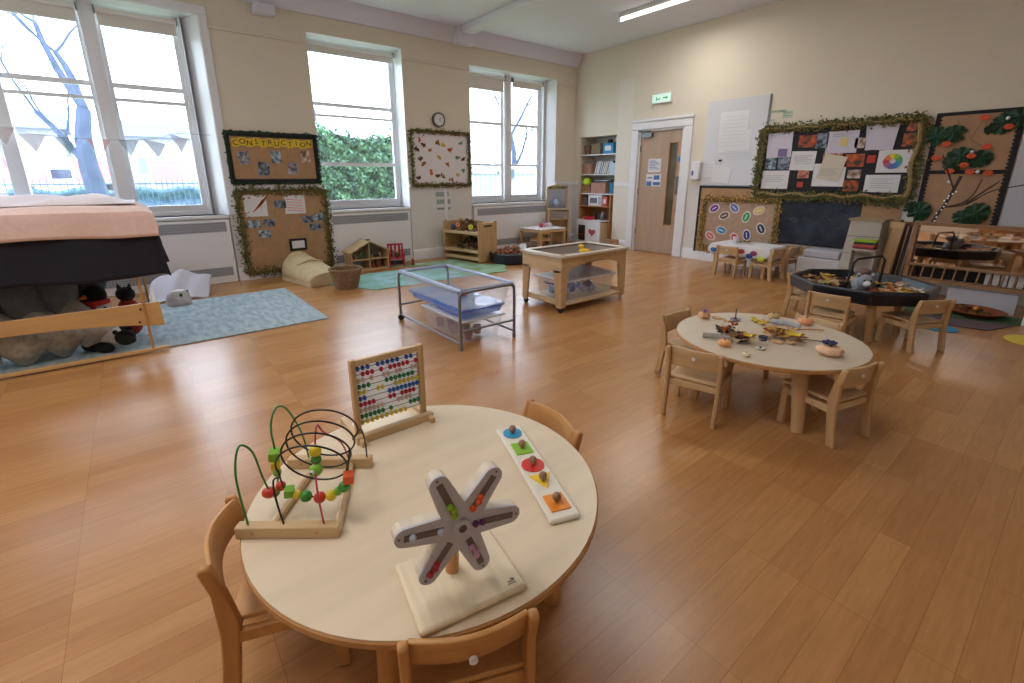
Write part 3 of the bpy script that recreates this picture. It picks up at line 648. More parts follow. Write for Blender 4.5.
# --- board 3
t = thing('notice_board', 'white notice board with brown leafy border and autumn leaf pictures below the clock', 'notice board', (.001, -3.02, 1.565))
MB().bb((0, -.53, -.41), (.016, .53, .41)).obj('backing', mat('display_white', (232, 228, 236), .8), t)
rect_garland(t, -.52, .52, -.40, .40, .06, 420, moss, name='moss_garland', seed=19)
rect_garland(t, -.53, .53, -.41, .41, .05, 50, ivy, x=.03, name='ivy_garland', seed=23)
q = random.Random(8); lp = [(206, 90, 40), (120, 70, 50), (150, 90, 50), (210, 190, 60), (90, 150, 120), (80, 50, 50), (190, 120, 60)]
for i, (y, z) in enumerate([(-.36, .27), (-.30, .20), (-.06, .24), (.03, .22), (.37, .26), (-.43, .15), (-.20, .13), (.16, .14), (-.38, .0), (-.33, -.07), (-.05, .02), (.32, .02), (.40, .0), (.10, -.08), (-.20, -.2), (-.09, -.25), (.0, -.26), (.30, -.24), (.40, -.18), (-.42, -.28), (.16, -.32)]):
    c_ = lp[i % 7]; m_ = mat('pic%d' % (i % 7), c_, .7, var=.2, scale=40)
    mb = MB()
    for k in range(4): mb.leaf((.02, y+q.uniform(-.03, .03), z+q.uniform(-.02, .02)), q.uniform(.025, .045), (1, q.uniform(-.2, .2), q.uniform(-.2, .2)))
    mb.obj('leaf_picture', m_, t, smooth=False)
# clock
t = thing('wall_clock', 'round wall clock with grey rim above the leaf notice board', 'clock', (.0, -3.04, 2.147))
MB().cyl((0.001, 0, 0), (.035, 0, 0), .108, n=40).obj('case', mat('clock_rim', (80, 84, 88), .4, .5), t)
MB().cyl((.035, 0, 0), (.037, 0, 0), .086, n=40).obj('dial', paper, t)
s = MB()
for k in range(12): a = R(30*k); s.box((.0375, .072*math.sin(a), .072*math.cos(a)), (.001, .005, .014), (-a, 0, 0))
s.obj('hour_marks', black, t)
MB().box((.039, .02, .012), (.001, .05, .006), (R(30), 0, 0)).obj('hour_hand', black, t); MB().box((.040, .022, -.02), (.001, .066, .004), (R(-42), 0, 0)).obj('minute_hand', black, t)
# small signs under board 3
sg = mat('sign_grey_green', (150, 164, 168), .6)
for lab, y, z, w, h in [('grey green sign strip just below the leaf notice board', -3.02, 1.02, .24, .07), ('grey green sign strip, middle of three under the notice board', -3.0, .90, .25, .075), ('thin pale strip, lowest of three under the notice board', -3.0, .79, .25, .035)]:
    tag(MB().box((.004, y, z), (.006, w, h)).obj('wall_sign', sg, bevel=.002), lab, 'sign')
struct(MB().bb((0, -2.99, 0), (.012, -2.93, DZ-.03)).obj('trim_12', white))
tag(MB().bb((.001, -5.5, 3.15), (.14, -5.27, 3.25)).obj('alarm_box', ceilm, bevel=.01), 'small white box fixed high on the wall under the cornice', 'box')
# bunting
t = thing('bunting', 'string of pale backlit triangular flags hung across the big left window', 'bunting', (0, 0, 0))
ys = [-7.86, -7.66, -7.41, -7.16, -6.91, -6.68, -6.45, -6.12]
cord = [(-.06, -8.6, 1.80), (-.06, -8.1, 1.76)]+[(-.06, y, 1.70+.02*math.cos(i)+(.05 if y < -7.8 else 0)+(.06 if y > -6.5 else 0)) for i, y in enumerate(ys)]
MB().tube(cord, .003, 5).obj('cord', mat('cord', (170, 180, 190), .8), t)
fc = [(198, 180, 184), (198, 184, 186), (110, 140, 142), (220, 168, 172), (122, 148, 158), (150, 164, 172), (190, 184, 188)]
for i, y in enumerate(ys[:7]):
    z = cord[i+2][2]; mb = MB()
    s = .09+.01*(i % 2); mb.grid(4, 4, lambda u, v: (-.06+.01*math.sin(5*u+i), y-s*(1-v)+2*s*u*(1-v), z-.17*v-.01*i*(i > 4)*u))
    mb.obj('flag', mat('flag%d' % i, tuple(min(255, c+25) for c in fc[i]), .8, alpha=.7), t)  # lighter colours carry the window light coming through the cloth
# ================================================================== RUG + DEN
tag(MB().prism([(.86, -5.73), (2.44, -5.72), (2.44, -9.15), (.86, -9.15)], .0, .012).obj('rug', mat('rug_blue', (140, 160, 168), .95, rgb2=(176, 190, 196), scale=7, bump=.3, stretch=(1, 3, 1), detail=8), bevel=.004), 'large mottled pale blue grey rug on the floor under the den', 'rug')
den = thing('play_den', 'low wooden play den frame with arched front board, draped in cloth', 'den', (0, 0, 0))
x0, x1, y0, y1 = 1.40, 2.475, -8.75, -6.975
denw = wood('den_board', (206, 164, 108), .45, axis=1, var=.05)
def board(xc, name):
    pts = [(y0, .375), (y1-.0, .375), (y1+.02, .36), (y1+.02, .19), (y1-.05, .185)]
    for k in range(13): 
        f = k/12; pts.append((y1-.1-(y1-y0-.2)*f, .195+.10*math.sin(math.pi*f)**.7))
    pts += [(y0, .2)]
    MB().prism(pts, xc-.012, xc+.012, axis=0).obj(name, denw, den, bevel=.004)
def brd(xc):
    pts = [(y0, .385), (y1+.02, .385), (y1+.025, .2)]
    for k in range(15):
        f = k/14; pts.append((y1-.04-(y1-y0)*f*1.0, .205+.075*math.sin(math.pi*min(1, f*1.15))**.8 if f < .87 else .205))
    return pts
MB().prism(brd(0), x1-.012, x1+.012, axis=0).obj('front_board', denw, den, bevel=.004)
for x, y in ((x1+.016, y1-.075), (x1+.016, y0+.1), (x0, y1-.05), (x0, y0+.1)): MB().cyl((x, y, 0.012), (x, y, 1.02), .009, n=10).obj('post', beech, den)
for z in (1.03,):
    MB().tube([(x0, y0, z), (x1, y0, z), (x1, y1, z), (x0, y1, z)], .014, 8, closed=True).obj('top_rail', beech, den)
for y, z in ((y1-.1, .345), (y1-.12, .25)): MB().cyl((x1+.01, y, z), (x1+.02, y, z), .008, n=8).obj('bolt', black, den)
MB().bb((x1-.01, y0, .012), (x1+.03, y1+.02, .035)).obj('floor_batten', denw, den, bevel=.003)
MB().bb((x0, y1-.02, .25), (x1, y1+.0, .28)).obj('side_rail', denw, den)
# cloths
def drape(label, name, m, x0, x1, y0, y1, z, drop_f, drop_s, amp, seed, nx=50, ny=60, over=.02):
    q = random.Random(seed); ph = [q.uniform(0, 6) for _ in range(6)]
    A, B = x1-x0, y1-y0
    def f(u, v):
        # u across (x) then front drop, v along y then end drop
        Lx = A+drop_f; Ly = B+drop_s; a = u*Lx; b = v*Ly; dz = 0; x = x0+min(a, A); y = y0+min(b, B)
        df = max(0, a-A); ds = max(0, b-B)
        wv = amp*(math.sin(b*9+ph[0])+.6*math.sin(b*17+ph[1]))*(df/drop_f if drop_f else 0)
        wv2 = amp*(math.sin(a*10+ph[2])+.6*math.sin(a*19+ph[3]))*(ds/drop_s if drop_s else 0)
        d = math.hypot(df, ds) if (df and ds) else df+ds
        if df and ds: d = max(df, ds)+.05*min(df, ds)
        x += over*min(1, df/.03)+wv+ (ds*.05 if df else 0); y += over*min(1, ds/.03)+wv2+(df*.05 if ds else 0)+ (ds*.14)
        zz = z-d+ (0 if d else .012*math.sin(b*5+ph[4])*math.sin(a*6+ph[5]))
        return (x, y, zz+.01*math.sin(b*7+ph[5])*(df > 0)*min(1, df/.1))
    return tag(MB().grid(nx, ny, f).obj(name, m, solid=.004), label, 'cloth')
drape('black cloth hanging below the pink cloth over the play den', 'cloth', mat('cloth_black', (30, 33, 46), .9), x0, x1, y0, y1, 1.055, .46, .36, .012, 3, over=.055)
drape('pale pink cloth laid over the top of the play den', 'cloth', mat('cloth_pink', (232, 204, 198), .85, var=.03, bump=.2, scale=30), x0+.05, x1, y0, y1-.0, 1.09, .20, .14, .009, 5, over=.08)
# white ruffled cloth on top
q = random.Random(2)
def ruff(u, v):
    y = -8.9+u*1.93; x = 1.50+v*.72; e = math.sin(math.pi*v)**.5*min(1, math.sin(math.pi*min(1, u*1.02))*3)
    return (x+.02*math.sin(u*23), y, 1.103+e*(.05+.02*math.sin(u*19+v*5)+.014*math.sin(u*41+v*9)+.03*math.exp(-((u-.93)/.05)**2)))
tag(MB().grid(70, 14, ruff).obj('cloth', mat('cloth_white', (236, 228, 238), .8), solid=.003), 'white ruffled cloth lying on top of the pink cloth', 'cloth')
# pillows in the den
pc = [mat('pillow_taupe', (166, 158, 152), .9, var=.12, scale=18, bump=.3), mat('pillow_grey', (104, 112, 120), .9, var=.12, scale=18, bump=.3), mat('pillow_silver', (164, 160, 150), .8, var=.2, scale=25, bump=.4), mat('pillow_slate', (76, 86, 98), .95, var=.12, scale=18)]
def pillow(lab, loc, size, tilt, rz, m, grp='grey pillows piled in the play den'):
    mb = MB(); w, h, d = size
    def F(sgn):
        def f(u, v):
            a, b = u*2-1, v*2-1; k = (1-abs(a)**3)*(1-abs(b)**3); pin = 1-.10*(abs(a)*abs(b))**2+.0
            ex = 1-.10*(1-b*b)*abs(a)**4*1.0
            return (sgn*d*.5*max(0, k)**.55, a*w/2*(1-.1*(1-b*b))*pin, b*h/2*(1-.1*(1-a*a))*pin)
        return f
    mb.grid(14, 14, F(1)); mb.grid(14, 14, F(-1)); bmesh.ops.remove_doubles(mb.b, verts=mb.b.verts, dist=.0005)
    o = mb.xf(ry=tilt).xf(rz=rz).obj('pillow', m); o.location = loc; return tag(o, lab, 'pillow', grp)
ps = [('silver taupe pillow cut by the left photo edge, front row of the den', (2.30, -8.02), 2, .35), ('shiny patterned grey pillow with its corner down, second in the front row', (2.27, -7.80), 2, .85), ('silver grey pillow, third in the front row under the board', (2.22, -7.61), 2, .85), ('plain taupe pillow next to the black and white soft toy', (2.17, -7.43), 0, .75)]
for i, (lab, l, mi, rx_) in enumerate(ps):
    o = pillow(lab, (l[0], l[1], .012+.20), (.27, .42, .23), R(-14), R(-12), pc[mi]); o.rotation_euler = (rx_, 0, 0)
for i, (lab, y, x, z, mi, w_) in enumerate([('grey pillow far left behind the front row in the den', -8.10, 2.10, .42, 1, .30), ('crumpled grey pillow, second from left in the upper row', -7.88, 2.12, .45, 3, .28), ('light grey pillow seen above the middle of the arched board', -7.72, 2.16, .44, 1, .26), ('grey pillow left of the upright dark pillow, upper row', -7.55, 2.10, .42, 1, .28), ('dark slate pillow standing upright at the right of the upper row', -7.40, 1.95, .48, 3, .30), ('small shadowed grey pillow at the back of the den, far left', -8.20, 1.80, .50, 1, .30), ('shadowed slate pillow at the back middle of the den', -7.85, 1.80, .52, 3, .30), ('charcoal crumpled pillow low in the middle behind the front row', -7.66, 1.98, .22, 3, .30)]):
    o = pillow(lab, (x, y, z), (w_, w_+.06, .20), R(-14), R(-20+i*7), pc[mi]); o.rotation_euler = (.9-.33*i if i < 5 else .3, .15*(i % 2), 0)
# plush toys
fur_b = mat('plush_black', (22, 22, 26), .95, bump=.5, scale=90); fur_w = mat('plush_white', (216, 214, 218), .95, bump=.5, scale=90); red = mat('red_cloth', (180, 40, 44), .8)
t = thing('badger_toy', 'black and white soft toy badger lying on its side at the right of the pillows', 'soft toy', (2.20, -7.30, .012), R(35))
MB().ball((0, 0, .09), .09, (1.5, 1, .95), 20).obj('body', fur_w, t)
MB().ball((.17, .0, .10), .062, (1.2, 1, .95), 16).ball((.235, 0, .09), .028, n=10).obj('head', fur_b, t)
for p, rr, sc in [((.06, -.09, .04), .042, (2.1, 1, .95)), ((-.06, -.1, .045), .045, (2, 1, 1)), ((.08, .06, .13), .035, (2, 1, 1)), ((-.13, -.02, .05), .045, (1.6, 1, 1))]: MB().ball(p, rr, sc, 12).obj('leg', fur_b, t)
for e in (-.05, .05): MB().ball((.15, e, .155), .018, n=8).obj('ear', fur_b, t)
t = thing('penguin_toy', 'small penguin soft toy with red scarf sitting behind the arched board', 'soft toy', (2.05, -7.34, .012), R(-50))
MB().ball((0, 0, .19), .10, (1, .9, 1.8), 16).obj('body', fur_w, t); MB().ball((0, 0, .40), .075, n=16).obj('head', fur_b, t)
for e in (-1, 1): MB().ball((.02, e*.1, .22), .05, (.6, .5, 2), 10).obj('wing', fur_b, t)
MB().lathe([(.05, 0), (.085, .01), (.085, .04), (.05, .05)], (0, 0, .32), 20).box((.07, .05, .26), (.02, .04, .13)).obj('scarf', red, t)
MB().cyl((.06, 0, .4), (.12, 0, .39), .02, .004, 10).obj('beak', mat('beak_orange', (220, 130, 40), .6), t)
t = thing('fox_toy', 'small red and black soft toy leaning beside the penguin behind the board', 'soft toy', (1.95, -7.16, .012), R(-30))
MB().ball((0, 0, .17), .085, (1, 1, 1.9), 14).obj('body', mat('plush_red', (150, 50, 36), .95), t); MB().ball((0, 0, .36), .06, (1, 1.1, 1), 14).obj('head', fur_b, t)
for e in (-1, 1): MB().cyl((0, e*.035, .4), (0, e*.045, .45), .02, .002, 8).obj('ear', fur_b, t)
# cloth tent on floor by radiator
def sheetf(u, v): return (.35+v*.42, -6.95+u*.55-.1*v, .012+.26*math.sin(math.pi*(1-v)*.5)**1.2*(1-.75*abs(u-.45))+.012*math.sin(u*15+v*3))
tag(MB().grid(30, 16, lambda u, v: (lambda p: (p[0], p[1], p[2] if p[0] < 2 else p[2]))(sheetf(u, v))).obj('cloth', mat('net_lilac', (206, 202, 216), .8), solid=.004), 'pale lilac cloth slumped on the floor between den and radiator', 'cloth')
t = thing('fabric_bag', 'flowered white fabric bag on the floor behind the den corner', 'bag', (.95, -6.78, .0), R(20))
t.scale = (.6, .6, .6)
MB().lathe([(.02, .0), (.17, .005), (.19, .06), (.16, .2), (.10, .26), (.02, .25)], n=20, sq=lambda a: 1+.08*math.sin(3*a)).obj('body', mat('floral_fabric', (222, 214, 220), .85, rgb2=(206, 190, 190), scale=16), t)
for k, c_ in enumerate([(40, 110, 90), (220, 214, 160), (40, 110, 90)]): MB().ball((.15-.05*k, -.02+.07*k, .2+.01*k), .03, (.6, 1, 1), 8).obj('printed_leaf', mat('floral%d' % (k % 2), c_, .8), t)
# white speaker-like device at far left on the window
t = thing('projector', 'white machine with black round lens and black handle on a stand at the left window', 'projector', (.62, -8.10, 0), R(0))
MB().bb((-.22, -.3, 0), (.22, .22, 1.17)).obj('cabinet', white, t, bevel=.01)
MB().bb((-.2, -.3, 1.17), (.2, .05, 1.38)).obj('housing', white, t, bevel=.03)
MB().prism([(-.3, 1.20), (.0, 1.20), (-.02, 1.30), (-.08, 1.36), (-.3, 1.36)], .2, .23, axis=0).obj('lens_panel', black, t, bevel=.005)
MB().cyl((.23, -.14, 1.28), (.25, -.14, 1.28), .05, n=24).obj('lens', chrome, t)
MB().box((.18, .08, 1.42), (.05, .05, .2), (.25, 0, 0)).obj('handle', black, t, bevel=.008)
MB().tube([(.24, -.2, 1.1), (.24, -.15, 1.0), (.25, -.08, .85)], .02, 8).obj('cable', black, t)
# ================================================================== FLOOR THINGS BY THE WINDOW WALL
t = thing('floor_cushion', 'beige padded floor seat with rounded back leaning beside the wicker basket', 'cushion', (.62, -5.33, 0), R(12))
canv = mat('canvas_beige', (206, 186, 148), .85, var=.05, scale=10, bump=.15)
def cush(u, v):
    a = u*math.pi; return (-.36+.72*v, -.23*math.cos(a)*(1-.0*v), .02+(.30-.17*v**1.3)*math.sin(a)**.55)
c_ = MB().grid(16, 20, cush); b_ = c_.b
c_.prism([(-.36, -.23), (.36, -.23), (.36, .23), (-.36, .23)], .003, .05)
c_.prism([(-.23, .02)]+[(-.225*math.cos(math.pi*k/12), .02+.13*math.sin(math.pi*k/12)**.55) for k in range(1, 12)]+[(.23, .02)], .335, .355, axis=0)
c_.obj('seat', canv, t, solid=.01)
MB().grid(14, 10, lambda u, v: (-.37+.06*math.sin(v*math.pi), -.23*math.cos(u*math.pi)*(1-.25*v), .03+.31*v*math.sin(u*math.pi)**.5)).obj('side_panel', canv, t, solid=.02)
MB().tube([(-.05, -.17, .23), (.0, 0, .285), (-.05, .17, .23)], .012, 8).tube([(-.32, .1, .3), (.1, .12, .2), (.34, .14, .1)], .007, 6).obj('seam', canv, t)
t = thing('wicker_basket', 'round tapered wicker basket standing in front of the floor seat', 'basket', (1.27, -5.13, 0))
t.scale = (1.3, 1.3, 1.1)
wk = mat('wicker', (140, 112, 82), .9, var=.3, scale=60, bump=.6); n = 13
mb = MB()
for i in range(14):
    z = .008+i*.0145; r_ = .095+.04*(i/13)
    mb.tube([(r_*(1+.02*((k+i) % 2))*math.cos(2*math.pi*k/32), r_*(1+.02*((k+i) % 2))*math.sin(2*math.pi*k/32), z) for k in range(32)], .0078, 5, closed=True)
mb.obj('woven_side', wk, t); MB().cyl((0, 0, .002), (0, 0, .012), .095, n=24).obj('bottom', wk, t)
MB().tube([(.14*math.cos(2*math.pi*k/32), .14*math.sin(2*math.pi*k/32), .212+.004*math.sin(k*1.9)) for k in range(32)], .012, 6, closed=True).obj('rim', wk, t)
# mats
mm = mat('playmat_green', (120, 170, 140), .9, rgb2=(150, 190, 200), scale=4, detail=2)
tag(MB().prism([(.95, -5.28), (1.62, -4.90), (1.62, -3.6), (.75, -3.6), (.62, -4.6)], .0, .008).obj('play_mat', mm), 'green and blue landscape play mat in front of the red chair', 'mat')
tag(MB().prism([(.36, -4.15), (.62, -3.58), (1.66, -3.58), (1.70, -3.02), (1.25, -2.70), (.98, -3.02), (.36, -3.05)], .0, .009).obj('play_mat', mat('playmat_olive', (128, 150, 96), .9, rgb2=(150, 190, 170), scale=5)), 'olive green mat under the leaf tray shelf', 'mat')
# dolls house
t = thing('dolls_house', "open wooden dolls' house with pitched roof against the radiator", 'toy house', (.24, -4.46, 0), R(0))
hw, d0, d1 = .27, -.14, .14; hb = birch
for e in (-1, 1): MB().bb((d0, e*hw-.008, 0), (d1, e*hw+.008, .27)).obj('side_wall', birchy, t)
MB().bb((d0, -hw, 0.0), (d1, hw, .015)).obj('base', hb, t); MB().bb((d0, -hw, .15), (d1-.01, hw, .162)).obj('upper_floor', hb, t)
MB().bb((d0, -.0, .015), (d1-.03, .01, .38)).obj('partition', hb, t); MB().prism([(-hw, 0.015), (hw, .015), (hw, .27), (0, .42), (-hw, .27)], d0, d0+.006, axis=0).obj('back_panel', mat('dollhouse_back', (176, 176, 176), .7), t)
for e in (-1, 1): MB().prism([(e*(hw+.03), .25), (0, .405), (0, .425), (e*(hw+.03), .27)], d0-.02, d1+.02, axis=0).obj('roof_panel', hb, t)
MB().box((.1, 0, .43), (.04, .05, .012)).obj('ridge_leaf', ivy, t)
q = random.Random(4)
for i, (y, z, c_, lab, nm) in enumerate([(-.17, .162, (150, 110, 80), 'brown toy armchair upstairs on the left', 'toy_armchair'), (-.08, .162, (90, 120, 90), "green toy chair upstairs in the dolls' house", 'toy_armchair'), (.12, .162, (50, 46, 50), "dark toy bed upstairs on the right of the dolls' house", 'toy_bed'), (.05, .015, (170, 70, 60), "red toy chair downstairs in the dolls' house", 'toy_armchair'), (.15, .015, (120, 70, 40), "brown toy wardrobe downstairs in the dolls' house", 'toy_wardrobe')]):
    k = thing(nm, lab, 'toy furniture', (.28, -4.46+y, z)); m_ = mat('toyf%d' % i, c_, .6)
    if nm == 'toy_wardrobe': MB().bb((-.03, -.035, 0), (.03, .035, .11)).obj('cabinet', m_, k, bevel=.003); MB().bb((.03, -.032, .005), (.033, -.001, .105)).bb((.03, .001, .005), (.033, .032, .105)).obj('doors', m_, k)
    elif nm == 'toy_bed': MB().bb((-.03, -.06, .015), (.03, .06, .035)).obj('mattress', m_, k, bevel=.005); MB().bb((-.03, .055, 0), (.03, .065, .07)).obj('headboard', birch, k); MB().bb((-.03, -.065, 0), (.03, -.055, .045)).obj('footboard', birch, k)
    else: MB().bb((-.03, -.03, .02), (.03, .03, .04)).obj('seat', m_, k, bevel=.003); MB().bb((-.03, -.03, .02), (-.02, .03, .09)).obj('backrest', m_, k, bevel=.003); MB().bb((-.03, -.035, 0), (.03, -.025, .055)).obj('arm', m_, k); MB().bb((-.03, .025, 0), (.03, .035, .055)).obj('arm', m_, k)
# red doll chair
rdm = mat('red_paint', (176, 30, 46), .4)
t = thing('doll_chair', "small red slatted toy rocking chair right of the dolls' house", 'toy chair', (.30, -4.03, .009), R(-20))
for e in (-1, 1):
    MB().bb((-.11, e*.105-.012, 0), (-.08, e*.105+.012, .31)).obj('back_post', rdm, t, bevel=.003); MB().bb((.08, e*.105-.012, 0), (.105, e*.105+.012, .19)).obj('front_leg', rdm, t, bevel=.003)
    MB().bb((-.11, e*.105-.018, .18), (.12, e*.105+.018, .195)).obj('arm', rdm, t, bevel=.003)
for k in range(3): MB().bb((-.105, -.075+k*.06, .12), (-.09, -.045+k*.06, .30)).obj('back_slat', rdm, t)
MB().bb((-.11, -.11, .29), (-.085, .11, .315)).obj('top_rail', rdm, t, bevel=.003); MB().bb((-.11, -.11, .105), (.11, .11, .12)).obj('seat', rdm, t, bevel=.003)
MB().bb((.08, -.1, .03), (.1, .1, .09)).obj('dark_panel', black, t)
t = thing('rag_doll', 'little doll in dark clothes sitting on the red toy chair', 'doll', (.33, -4.03, .13)); MB().ball((0, 0, .04), .03, (1, 1, 1.4), 10).obj('body', mat('doll_olive', (80, 84, 60), .8), t); MB().ball((0, 0, .10), .022, n=10).obj('head', mat('doll_skin', (210, 170, 150), .7), t)
t = thing('toy_figure', 'small brown figure standing right of the red toy chair', 'toy figure', (.42, -3.82, .009)); MB().cyl((0, 0, 0), (0, 0, .08), .025, .02, 12).obj('body', mat('toy_brown', (120, 72, 50), .6), t); MB().ball((0, 0, .10), .02, n=10).obj('head', mat('doll_skin', (210, 170, 150), .7), t)
# shelf unit
un = thing('tray_shelf_unit', 'wooden two-tier shelf unit filled with cones and leaves', 'shelf unit', (.95, -2.97, .009), R(12))
# local: x negative to the left end, y back
for x in (-.78, -.022): MB().prism([(0, 0), (.42, 0), (.42, .62), (.36, .625), (.34, .60), (.08, .60), (.06, .625), (0, .60)], x, x+.022, axis=0).obj('side_panel', birchy, un, bevel=.004)
MB().bb((-.005, .12, .535), (.0015, .30, .565)).obj('hand_slot', black, un)
for z in (.06, .17, .44): MB().bb((-.76, .01, z), (-.02, .40, z+.014)).obj('shelf', birch, un)
for z in (.03, .14, .42): MB().bb((-.76, .0, z), (-.02, .016, z+.05)).obj('front_lip', birch, un, bevel=.003)
MB().bb((-.76, .40, .03), (-.02, .41, .6)).obj('back_panel', birch, un)
def pile(name, lab, cat, c, rx_, ry_, h, n, r, cols, seed, parent_rz=0):
    """a heap nobody could count, one object"""
    q = random.Random(seed); mb = MB()
    for i in range(n):
        a = q.uniform(0, 6.28); s = math.sqrt(q.random()); x, y = rx_*s*math.cos(a), ry_*s*math.sin(a); z = h*(1-s*s)*q.uniform(.6, 1)+r*.3
        if q.random() < .5: mb.ball((x, y, z), r*q.uniform(.5, .9), (1, q.uniform(.5, 1), .6), 6, (q.uniform(0, 3), q.uniform(0, 3), 0))
        else: mb.leaf((x, y, z), r*q.uniform(1, 1.8), (q.uniform(-.6, .6), q.uniform(-.6, .6), 1))
    m_ = mat('pile_'+name+str(seed), cols[0], .8, rgb2=cols[1], scale=45, detail=1)
    o = mb.obj(name, m_, smooth=False); o.location = c; o.rotation_euler = (0, 0, parent_rz); return tag(o, lab, cat, None, 'stuff')
ca, sa = math.cos(R(12)), math.sin(R(12))
def U(x, y, z): return (.95+x*ca-y*sa, -2.97+x*sa+y*ca, z+.009)
pile('pine_cones', 'heap of brown cones and leaves on the top of the shelf unit', 'cones', U(-.42, .2, .455), .33, .17, .17, 260, .03, ((70, 48, 36), (150, 110, 66)), 5, R(12))
pile('pine_cones', 'heap of dark bark and cones on the middle shelf', 'cones', U(-.34, .2, .185), .28, .16, .17, 220, .03, ((40, 30, 26), (120, 84, 60)), 6, R(12))
for i, (x, c_, lab) in enumerate([(-.62, (70, 90, 150), 'blue plastic piece in the top heap of the shelf unit'), (-.50, (220, 120, 40), 'orange ring in the top heap of the shelf unit'), (-.22, (220, 210, 60), 'yellow piece at the front of the top heap of the shelf unit')]):
    o = MB().lathe([(.02, -.008), (.04, -.008), (.042, .008), (.02, .008), (.02, -.008)], n=16).obj('plastic_ring', mat('ringc%d' % i, c_, .5)); o.location = U(x, .06, .53+.02*(i == 1)); o.rotation_euler = (R(60), 0, .3*i); tag(o, lab, 'toy')
# black tub
t = thing('round_tub', 'low round black rubber tub filled with bark, beside the shelf unit', 'tub', (1.12, -2.46, 0))
MB().lathe([(.001, 0), (.30, 0), (.335, .03), (.35, .13), (.355, .155), (.335, .165), (.325, .14), (.30, .04), (.001, .03)], n=40).obj('tub', mat('tub_blueblack', (32, 40, 54), .5), t)
pile('bark_chips', 'reddish bark chips and leaves heaped in the round black tub', 'bark', (1.12, -2.46, .11), .29, .29, .12, 240, .035, ((110, 60, 44), (176, 120, 88)), 12)
tag(MB().lathe([(.001, 0), (.06, 0), (.09, .02), (.095, .04), (.09, .04), (.001, .015)], n=20).xf(rx=R(50)).xf((1.22, -2.32, .19)).obj('white_bowl', white), 'small white bowl tipped at the right edge of the black tub', 'bowl')
# small table + hutch
t = thing('play_table', 'small rectangular wooden table with white top near the corner', 'table', (0, 0, 0)); tx0, tx1, ty0, ty1 = .14, .72, -1.50, -.88
MB().bb((tx0, ty0, .385), (tx1, ty1, .40)).obj('tabletop', white, t, bevel=.004); MB().bb((tx0+.01, ty0+.01, .335), (tx1-.01, ty1-.01, .385)).obj('apron', birch, t)
for x in (tx0+.02, tx1-.02):
    for y in (ty0+.025, ty1-.025): MB().bb((x-.018, y-.022, 0), (x+.018, y+.022, .335)).obj('leg', birchy, t, bevel=.003)
cs = dup(cl, (.50, -1.30, 0), R(80), 'small chair pushed under the left half of the little white table', None)
if 'group' in cs: del cs['group']
for i, (lab, y, c_) in enumerate([('dark pink toy cup on the little white table', -1.22, (170, 50, 90)), ('pale pink toy teapot on the little white table', -1.12, (226, 170, 186)), ('white toy cup on the little white table', -1.02, (220, 220, 230))]):
    t = thing('toy_cup', lab, 'toy', (.42, y, .40)); m_ = mat('cup%d' % i, c_, .4)
    MB().lathe([(.02, 0), (.035, .004), (.038, .07), (.034, .07), (.001, .01)], n=16).obj('bowl', m_, t); MB().tube([(.0, .036, .055), (0, .058, .04), (0, .036, .018)], .005, 6).obj('handle', m_, t)
t = thing('play_dresser', 'wooden play dressing table with arched mirror top and garland, in the corner', 'dresser', (.22, -.62, 0), R(-30))
# local: faces -y after rotation? build facing +x rotated
for e in (-1, 1): MB().bb((-.11, e*.19-.012, 0), (.11, e*.19+.012, .68)).obj('side_panel', birchy, t); MB().bb((-.11, e*.19-.012, .68), (-.05, e*.19+.012, 1.10)).obj('mirror_post', birchy, t)
MB().prism([(-.205, 1.06), (.205, 1.06), (.205, 1.10), (.12, 1.135), (0, 1.15), (-.12, 1.135), (-.205, 1.10)], -.11, -.05, axis=0).obj('top_rail', birch, t, bevel=.004)
for z in (.30, .50, .68): MB().bb((-.11, -.19, z), (.11, .19, z+.015)).obj('shelf', birch, t)
MB().bb((-.11, -.19, .05), (-.1, .19, .68)).obj('back_panel', birch, t)
MB().bb((.10, -.17, .52), (.112, .17, .66)).obj('drawer', mat('dresser_grey', (150, 140, 132), .6), t)
MB().bb((-.085, -.18, .70), (-.08, .18, 1.06)).obj('mirror', mat('dresser_mirror', (190, 205, 230), .1, .9), t)
garland((-.04, -.19, 1.1), (-.04, .19, 1.1), .05, 90, out=(1, 0, 0), seed=77).obj('garland', ivy, t, smooth=False)
MB().ball((-.03, -.02, .82), .055, (.6, 1, 1.1), 12).obj('blue_cloth', mat('pale_blue_cloth', (170, 190, 230), .8), t)
# ================================================================== WATER TRAY
def C_(c, r): return c
t = thing('water_tray', 'clear plastic water tray on a grey tubular metal frame with castors', 'water tray', (0, 0, 0))
wx0, wx1, wy0, wy1, wz = 2.90, 3.94, -5.20, -4.68, .455
pm_ = mat('frame_grey', (128, 132, 140), .35, .7)
for x in (wx0, wx1):
    MB().tube(spline([(x, wy0, .03), (x, wy0, wz-.06), (x, wy0+.018, wz-.016), (x, wy0+.06, wz), (x, wy1-.06, wz), (x, wy1-.018, wz-.016), (x, wy1, wz-.06), (x, wy1, .03)], 6), .0125, 10).obj('end_hoop', pm_, t)
    MB().cyl((x, wy0, .15), (x, wy1, .15), .0085).obj('cross_rail', pm_, t)
for y in (wy0, wy1): MB().cyl((wx0, y, .055), (wx1, y, .055), .0085).obj('long_rail', pm_, t); MB().cyl((wx0+.02, y, wz), (wx1-.02, y, wz), .009).obj('top_rail', pm_, t)
for x in (wx0, wx1):
    for y in (wy0, wy1):
        if x == wx0: MB().cyl((x-.012, y, .028), (x+.012, y, .028), .028, n=20).obj('castor', rubber, t)
        else: MB().cyl((x, y, 0), (x, y, .04), .015, n=14).obj('foot', pm_, t)
